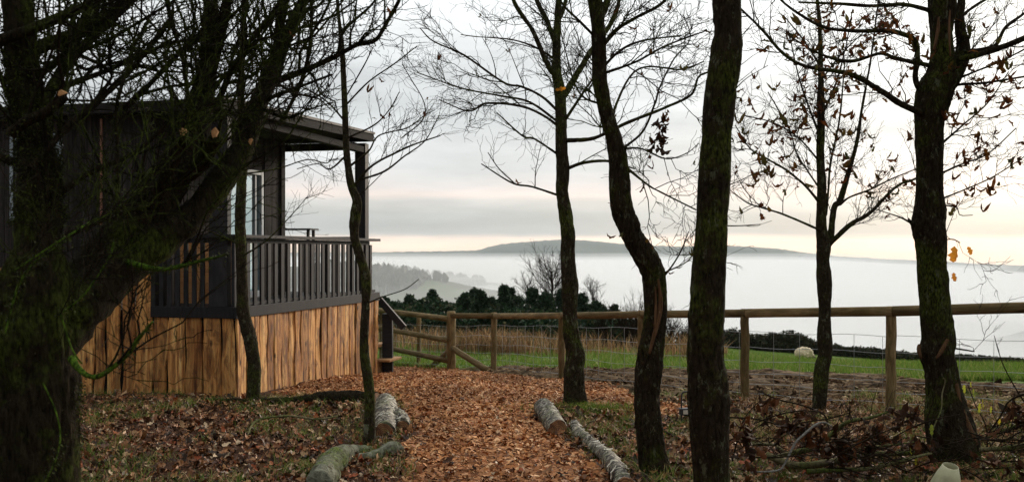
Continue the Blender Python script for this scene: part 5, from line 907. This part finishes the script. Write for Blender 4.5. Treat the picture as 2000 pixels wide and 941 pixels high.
cl = [(724, 66, 590, 44), (752, 70, 582, 40), (816, 62, 590, 44), (845, 74, 566, 40), (872, 66, 592, 40), (925, 74, 563, 38), (972, 72, 588, 36), (998, 72, 562, 44), (738, 60, 600, 60), (775, 64, 592, 60), (800, 66, 578, 46), (830, 68, 583, 56), (858, 70, 585, 50), (885, 66, 594, 46), (908, 70, 574, 50), (938, 66, 568, 46), (958, 70, 582, 40), (985, 64, 558, 50), (1012, 68, 582, 54), (1040, 66, 564, 66), (1066, 64, 572, 60), (1100, 68, 562, 70), (1135, 66, 574, 62), (1165, 64, 590, 50), (1200, 68, 597, 26), (1178, 70, 599, 30)]
ORD = ['first', 'second', 'third', 'fourth', 'fifth', 'sixth', 'seventh', 'eighth', 'ninth', 'tenth', 'eleventh', 'twelfth', 'thirteenth', 'fourteenth', 'fifteenth', 'sixteenth', 'seventeenth', 'eighteenth', 'nineteenth', 'twentieth', 'twenty-first', 'twenty-second', 'twenty-third', 'twenty-fourth', 'twenty-fifth', 'twenty-sixth', 'twenty-seventh']
for i, (px, d, top, wd) in enumerate(cl): conifer(px, d, top, wd*1.15, i, ORD[sorted(c_[0] for c_ in cl).index(px)]+' dark conifer in the row, counting from the cabin')
for i in range(22):
    px = 700+i*26+random.uniform(-8, 8)
    if px > 1230: break
    b = gd(px, random.uniform(42, 50)); h = random.uniform(1.1, 1.9); t = thing('evergreen_bush', ORD[i]+' low evergreen bush below the conifers, counting from the cabin', 'bush', b, group='evergreen bushes below the conifers'); V, Fq, c = foliage(2200, (0, 0, h*.45), (1.3, 1.0, h*.55), .17, CON+[(.05, .05, .02)], [3, 3, 3, 1, 1]); link('foliage', mesh('foliage', V, Fq, M['needle'], True, c), t)
# bare tree behind the conifers
def far_bare(px, d, base_py, top, lab, n1=60, wpx=110, cat='tree', name='bare_tree', seed=1, foliage_n=0, r0=.16):
    b = gd(px, d); h = pt(px, top, d).z-b.z; t = thing(name, lab, cat, b)
    P = np.array([[(0, 0, -.2), (.05, 0, h*.15), (-.05, 0, h*.3), (.1, 0, h*.45), (0, 0, h*.6), (.05, 0, h*.72), (0, 0, h*.83), (0, 0, h*.92)]]); R = np.linspace(r0, .03, 8)[None]
    V, Q = tubes(P, R, 8); link('trunk', mesh('trunk', V, Q, M['twig_brown']), t)
    a, ra = grow(P, R, n1, wpx/2/F*d, .95, .35, t0=.25, t1=.95, rmax=.06, rmin=.018, rk=.7, lvar=.35); b2, rb = grow(a, ra, n1*9, wpx/2/F*d*.42, .7, .15, rmin=.012, rmax=.025); c, rc = grow(b2, rb, n1*26, wpx/2/F*d*.2, .7, .1, rmin=.008)
    mb = MB(); 
    for p_, r_ in ((a, ra), (b2, rb), (c, rc)): V, Q = tubes(p_, r_, 3); mb.add(V, Q)
    link('twigs', mb.mesh('twigs', M['twig_brown'], True), t, kind='stuff')
far_bare(1078, 74, 620, 517, 'large bare winter tree rising above the conifers behind the centre tree', 46, 150)
far_bare(1030, 76, 620, 545, 'smaller bare tree left of the large winter tree', 26, 80)
far_bare(1158, 70, 620, 560, 'bare thin crowned tree right of the slender tree above the rail', 26, 90)
for i, (px, d, top, wd) in enumerate(((1205, 46, 618, 80), (1240, 44, 600, 90), (1275, 46, 610, 80), (1310, 44, 622, 80), (1340, 42, 640, 70), (1225, 40, 632, 90), (1290, 40, 640, 90), (1180, 42, 625, 80))):
    b = gd(px, d); h = pt(px, top, d).z-b.z; t = thing('bare_shrub', ORD[sorted((1205, 1240, 1275, 1310, 1340, 1225, 1290, 1180)).index(px)]+' grey leafless shrub right of the conifers, counting from the conifers', 'shrub', b, group='leafless shrubs right of the conifers'); P = np.array([[(random.gauss(0, .2), random.gauss(0, .2), -.1), (0, 0, h*.25), (0, 0, h*.5), (0, 0, h*.7)]]*3)+rng.normal(0, .15, (3, 4, 3)); R = np.full((3, 4), .04)
    mb = MB(); V, Q = tubes(P, R, 5); mb.add(V, Q); a, ra = grow(P, R, 60, h*.6, .7, .5, t0=.0, rmin=.012); mb.add(*tubes(a, ra, 3)); c, rc = grow(a, ra, 500, h*.28, .7, .2, rmin=.008); mb.add(*tubes(c, rc, 3)); link('branches', mb.mesh('branches', M['twig_brown'], True), t)
# hedge at the far edge of the field
HEDGE = [(1405, 650), (1430, 642), (1455, 655), (1480, 655), (1505, 650), (1530, 652), (1545, 648), (1565, 654), (1590, 662), (1620, 672), (1650, 676), (1700, 680), (1710, 684), (1730, 680), (1780, 696), (1820, 700), (1870, 706), (1930, 710), (2000, 716), (2060, 722)]
hd = thing('field_hedge', 'long low dark hedge closing the far side of the green field', 'hedge', gd(1600, 88)); VV = []; FF = []; CC = []; n0 = 0; hb0 = np.array(hd.location)
pxs = np.arange(1330, 2120, 7.0); hp = np.interp(pxs, [p[0] for p in HEDGE], [p[1] for p in HEDGE])
for px, ty in zip(pxs, hp):
    d = 88; b = gd(px, d); top = pt(px, ty, d).z; h = max(.7, top-b.z)*random.uniform(.9, 1.08); V, Fq, c = foliage(520, (b.x-hb0[0], b.y-hb0[1], b.z-hb0[2]+h*.45), (.5, .8, h*.55), .18, [(.022, .03, .014), (.04, .045, .02), (.05, .035, .02)], [3, 3, 2]); VV.append(V); FF.append(Fq+n0); CC.append(c); n0 += len(V)
o = link('foliage', mesh('foliage', np.vstack(VV), np.vstack(FF), M['needle'], True, np.vstack(CC)), hd)
for k, (px, ty, wd) in enumerate(((1440, 640, 60), (1545, 644, 70), (1515, 648, 50), (1712, 678, 26), (1738, 679, 30), (1486, 652, 40))):
    d = 86; b = gd(px, d); h = pt(px, ty, d).z-b.z; t = thing('hedge_bush', ['leftmost dark rounded bush standing proud of the far hedge', 'broad dark bush rising from the hedge right of the sheep', 'mid sized bush rising from the hedge above the sheep', 'small far bush left of the fence post at right', 'small far bush hidden by the right fence post', 'low dark bush between the two larger hedge bushes'][k], 'bush', b); V, Fq, c = foliage(2000, (0, 0, h*.45), (wd/2/F*d, 1, h*.55), .20, [(.022, .03, .014), (.04, .045, .02), (.05, .035, .02)], [3, 3, 2]); link('foliage', mesh('foliage', V, Fq, M['needle'], True, c), t)
# ------------------------------------------------------------------ far hills
def hill_mat(name, cols, s):
    m, nt, b = mat(name, .95, .1); g = G(nt); v = g.voro(g.coord('World', (1, 1.6, 1)), s, out='Color'); sp = g.N.new('ShaderNodeSeparateColor'); g.L.new(v, sp.inputs[0]); c = g.ramp(sp.outputs[0], [(i/(len(cols)-1), cc) for i, cc in enumerate(cols)])
    c = g.mix(g.ramp(g.noise(g.coord('World'), s*14, 5, .7), [(.4, 0.0), (.7, .6)]), c, (.03, .04, .022)); g.L.new(c, b.inputs['Base Color']); return m
def ridge(name, prof, depth_fn, thick, foot, m, bump=6, step=4, seed=0):
    pxs = np.arange(prof[0][0], prof[-1][0]+1, step); ty = np.interp(pxs, [p[0] for p in prof], [p[1] for p in prof]); D = depth_fn(pxs)
    rows = []; K = 15
    for k in range(K):
        t = k/(K-1)*2-1; hgt = (1-abs(t))**.8 if t < 0 else (1-t)**.8
        d = D+t*thick; x = (pxs-CX)/F*D*(1+t*thick/D*.0)+0*d; ztop = CH+(HZ-ty)/F*D; z = foot+(ztop-foot)*hgt
        z = z+bump*fbm(np.stack([x*.004, d*.004, 0*x], -1), 3, seed)*(hgt*(1-hgt)*3)+bump*.12*np.abs(fbm(np.stack([x*.03, d*.03, 0*x], -1), 3, seed+3))*hgt
        rows.append(np.stack([x, d, z], -1))
    V = np.array(rows); n, m_ = V.shape[:2]; idx = np.arange(n*m_).reshape(n, m_); Fq = np.stack([idx[:-1, :-1], idx[:-1, 1:], idx[1:, 1:], idx[1:, :-1]], -1).reshape(-1, 4)
    link(name, mesh(name, V.reshape(-1, 3), Fq, m), kind='structure')
hm = hill_mat('hill_woods', [(.025, .035, .02), (.035, .05, .025), (.05, .06, .03)], .004)
ridge('hill', [(60, 486), (300, 490), (560, 494), (735, 493), (800, 492), (870, 491), (935, 489), (952, 483), (975, 478), (1010, 474), (1050, 471), (1090, 468), (1130, 469), (1160, 471), (1200, 475), (1250, 480), (1290, 480), (1330, 482), (1370, 480), (1420, 480), (1480, 483), (1520, 486), (1560, 492), (1600, 497), (1640, 501), (1700, 504)], lambda p: 7000+0*p, 700, -140, hm, 30, 4, 1)
RD = lambda p: np.interp(p, [1560, 1620, 1750, 1850, 2000, 2300, 2600], [6600, 6300, 4600, 3750, 2750, 2300, 2100])
ridge('far_ridge', [(1560, 499), (1620, 502), (1700, 505), (1750, 507), (1800, 509), (1850, 511), (1900, 515), (1950, 517), (2000, 519), (2100, 524), (2300, 528), (2600, 534)], RD, 300, -140, hm, 10, 3, 4)
fm = hill_mat('hill_fields', [(.03, .045, .018), (.06, .10, .03), (.05, .08, .03), (.03, .04, .02), (.09, .10, .05)], .012)
SP = [(560, 520), (660, 524), (735, 530), (790, 536), (850, 545), (905, 556), (960, 566), (1010, 577), (1080, 592), (1150, 608)]
ridge('hillside', SP, lambda p: 1150+0*p, 420, -95, fm, 10, 4, 9)
ridge('farther_hillside', [(660, 522), (735, 527), (800, 533), (860, 541), (930, 549), (1000, 556), (1080, 566)], lambda p: 1750+0*p, 300, -95, fm, 8, 4, 12)
def far_wood(name, label, n, D, px0, px1, prof, thick, size, dens_seed, cut_, foot=-95):
    d = D+rng.uniform(-thick, 0, n)*.75; px = rng.uniform(px0, px1, n); x = (px-CX)/F*D; t = (d-D)/thick; ztop = CH+(HZ-np.interp(px, [p[0] for p in prof], [p[1] for p in prof]))/F*D; z = foot+(ztop-foot)*(1-np.abs(t))**.8
    k = (fbm(np.stack([x*.012, d*.006, 0*x], -1), 2, dens_seed) > cut_) & (z > -62); x, d, z = x[k], d[k], z[k]; n = len(x)
    ph = np.arange(6)/6*2*np.pi; TV = np.vstack([np.stack([.28*np.cos(ph), .28*np.sin(ph), 0*ph-.2], -1), np.stack([.5*np.cos(ph+.4), .5*np.sin(ph+.4), 0*ph+.45], -1), [(0, 0, 1.0)]]); TF = np.array([(i, (i+1) % 6, 6+i) for i in range(6)]+[((i+1) % 6, 6+(i+1) % 6, 6+i) for i in range(6)]+[(6+i, 6+(i+1) % 6, 12) for i in range(6)])
    T = np.repeat(TV[None], n, 0)+rng.normal(0, .09, (n, 13, 3)); s = size*rng.uniform(.6, 1.3, n)
    V, Fq = inst(T, TF, np.stack([x, d, z], -1), np.stack([s*.8, s*.8, s], -1), euler_mats(n, .05)); c = np.repeat(palette(n, [(.025, .032, .018), (.05, .045, .03), (.035, .045, .02)], None, .3), 13, 0)
    link(name, mesh(name, V, Fq, M['needle'], False, c), label=label, kind='stuff')
far_wood('hillside_woods', 'misty woods scattered over the hillside fields above the valley', 3600, 1150, 600, 1120, SP, 420, 10, 3, .02)
far_wood('farther_woods', 'faint woods on the hazier hillside beyond', 1500, 1750, 660, 1080, [(660, 522), (735, 527), (800, 533), (860, 541), (930, 549), (1000, 556), (1080, 566)], 300, 12, 5, .05)
ridge('wooded_spur', [(1820, 716), (1860, 690), (1900, 674), (1940, 660), (1970, 655), (2000, 648), (2080, 642), (2200, 634), (2400, 640)], lambda p: 765+0*p, 110, -100, hm, 9, 3, 21)
# ------------------------------------------------------------------ air
def volume(name, V, Fs, dens, col, label, aniso=0.0):
    m = bpy.data.materials.new(name+'_air'); m.use_nodes = True; nt = m.node_tree; nt.nodes.clear(); o = nt.nodes.new('ShaderNodeOutputMaterial'); p = nt.nodes.new('ShaderNodeVolumePrincipled')
    p.inputs['Density'].default_value = dens; p.inputs['Color'].default_value = (*col, 1); p.inputs['Anisotropy'].default_value = aniso; nt.links.new(p.outputs[0], o.inputs['Volume'])
    link(name, mesh(name, V, Fs, m, False), kind='stuff', label=label)
def prism(poly, z0, z1): n = len(poly); V = [(x, y, z0) for x, y in poly]+[(x, y, z1) for x, y in poly]; return V, [np.array([(i, (i+1) % n, n+(i+1) % n, n+i) for i in range(n)]), np.array([list(range(n))[::-1]]), np.array([list(range(n, 2*n))])]
X9 = 9000*2.3
V, Fs = prism([(-X9-200, -60), (X9+200, -60), (X9+200, 9300), (-X9-200, 9300)], -330, 170); volume('haze', V, Fs, 6e-5, (.88, .95, 1), 'pale even haze in the air over the whole valley')
u = lambda p: (p-CX)/F
far = [(u(p)*d, d) for p, d in ((2900, 1900), (2300, 2250), (2000, 2700), (1850, 3700), (1750, 4550), (1620, 6200), (1500, 6800), (800, 6900))]
foot = [(-4000, 230), (3000, 230)]+far+[(-4000, 6900)]
V, Fs = prism(foot, -128, -55); volume('valley_fog', V, Fs, .012, (.915, .92, .925), 'dense white fog bank filling the valley')
foot2 = [(-3900, 260), (2900, 260)]+[(x*.99, y*.99) for x, y in far]+[(-3900, 6820)]
V, Fs = prism(foot2, -60, -10); volume('valley_mist', V, Fs, 1.2e-4, (.95, .96, .97), 'thin mist drifting above the fog bank')
foot3 = [(-3800, 280), (2800, 280)]+[(x*.98, y*.98) for x, y in far]+[(-3800, 6750)]
V, Fs = prism(foot3, -62, -32); volume('low_mist', V, Fs, 5e-4, (.93, .94, .95), 'denser low mist just over the fog bank')
V, Fs = prism([(-1500, 560), (60, 560), (60, 1950), (-1500, 1950)], -57, -7); volume('hillside_mist', V, Fs, 5.5e-4, (.95, .96, .97), 'pale mist drifting across the far hillside')
def wisps():
    mb = MB(); nu, nv = 14, 7
    for (px, y, rx, ry, rz, z) in ((780, 900, 160, 70, 7, -52), (900, 1150, 230, 90, 9, -50), (1010, 1500, 300, 110, 11, -50), (860, 1700, 320, 110, 14, -44), (1120, 1900, 420, 160, 13, -50), (700, 1400, 220, 100, 10, -40), (1300, 2400, 520, 220, 12, -52), (1500, 1700, 360, 150, 9, -53), (1750, 1300, 260, 110, 7, -53), (1650, 3000, 600, 260, 14, -52), (1020, 3600, 800, 300, 18, -50)):
        V = [(0, 0, -1)]+[(math.cos(a/nu*6.2832)*math.sin(b/nv*math.pi), math.sin(a/nu*6.2832)*math.sin(b/nv*math.pi), -math.cos(b/nv*math.pi)) for b in range(1, nv) for a in range(nu)]+[(0, 0, 1)]; V = np.array(V); V *= (1+.3*fbm(V*1.7+px, 2, 5))[:, None]; V = V*np.array([rx, ry, rz])+np.array([(px-CX)/F*y, y, z])
        Fq = [(1+b*nu+a, 1+b*nu+(a+1) % nu, 1+(b+1)*nu+(a+1) % nu, 1+(b+1)*nu+a) for b in range(nv-2) for a in range(nu)]; L_ = 1+(nv-1)*nu; Ft = [(0, 1+(a+1) % nu, 1+a) for a in range(nu)]+[(L_, L_-nu+a, L_-nu+(a+1) % nu) for a in range(nu)]; mb.add(V, np.array(Fq)); mb.F.setdefault(3, []).append(np.array(Ft)+mb.n-len(V))
    volume('fog_wisps', np.concatenate(mb.V), [np.concatenate(v) for v in mb.F.values()], 2.2e-3, (.93, .94, .95), 'soft wisps of mist rising off the valley fog')
wisps()
print('objects', len(bpy.data.objects))
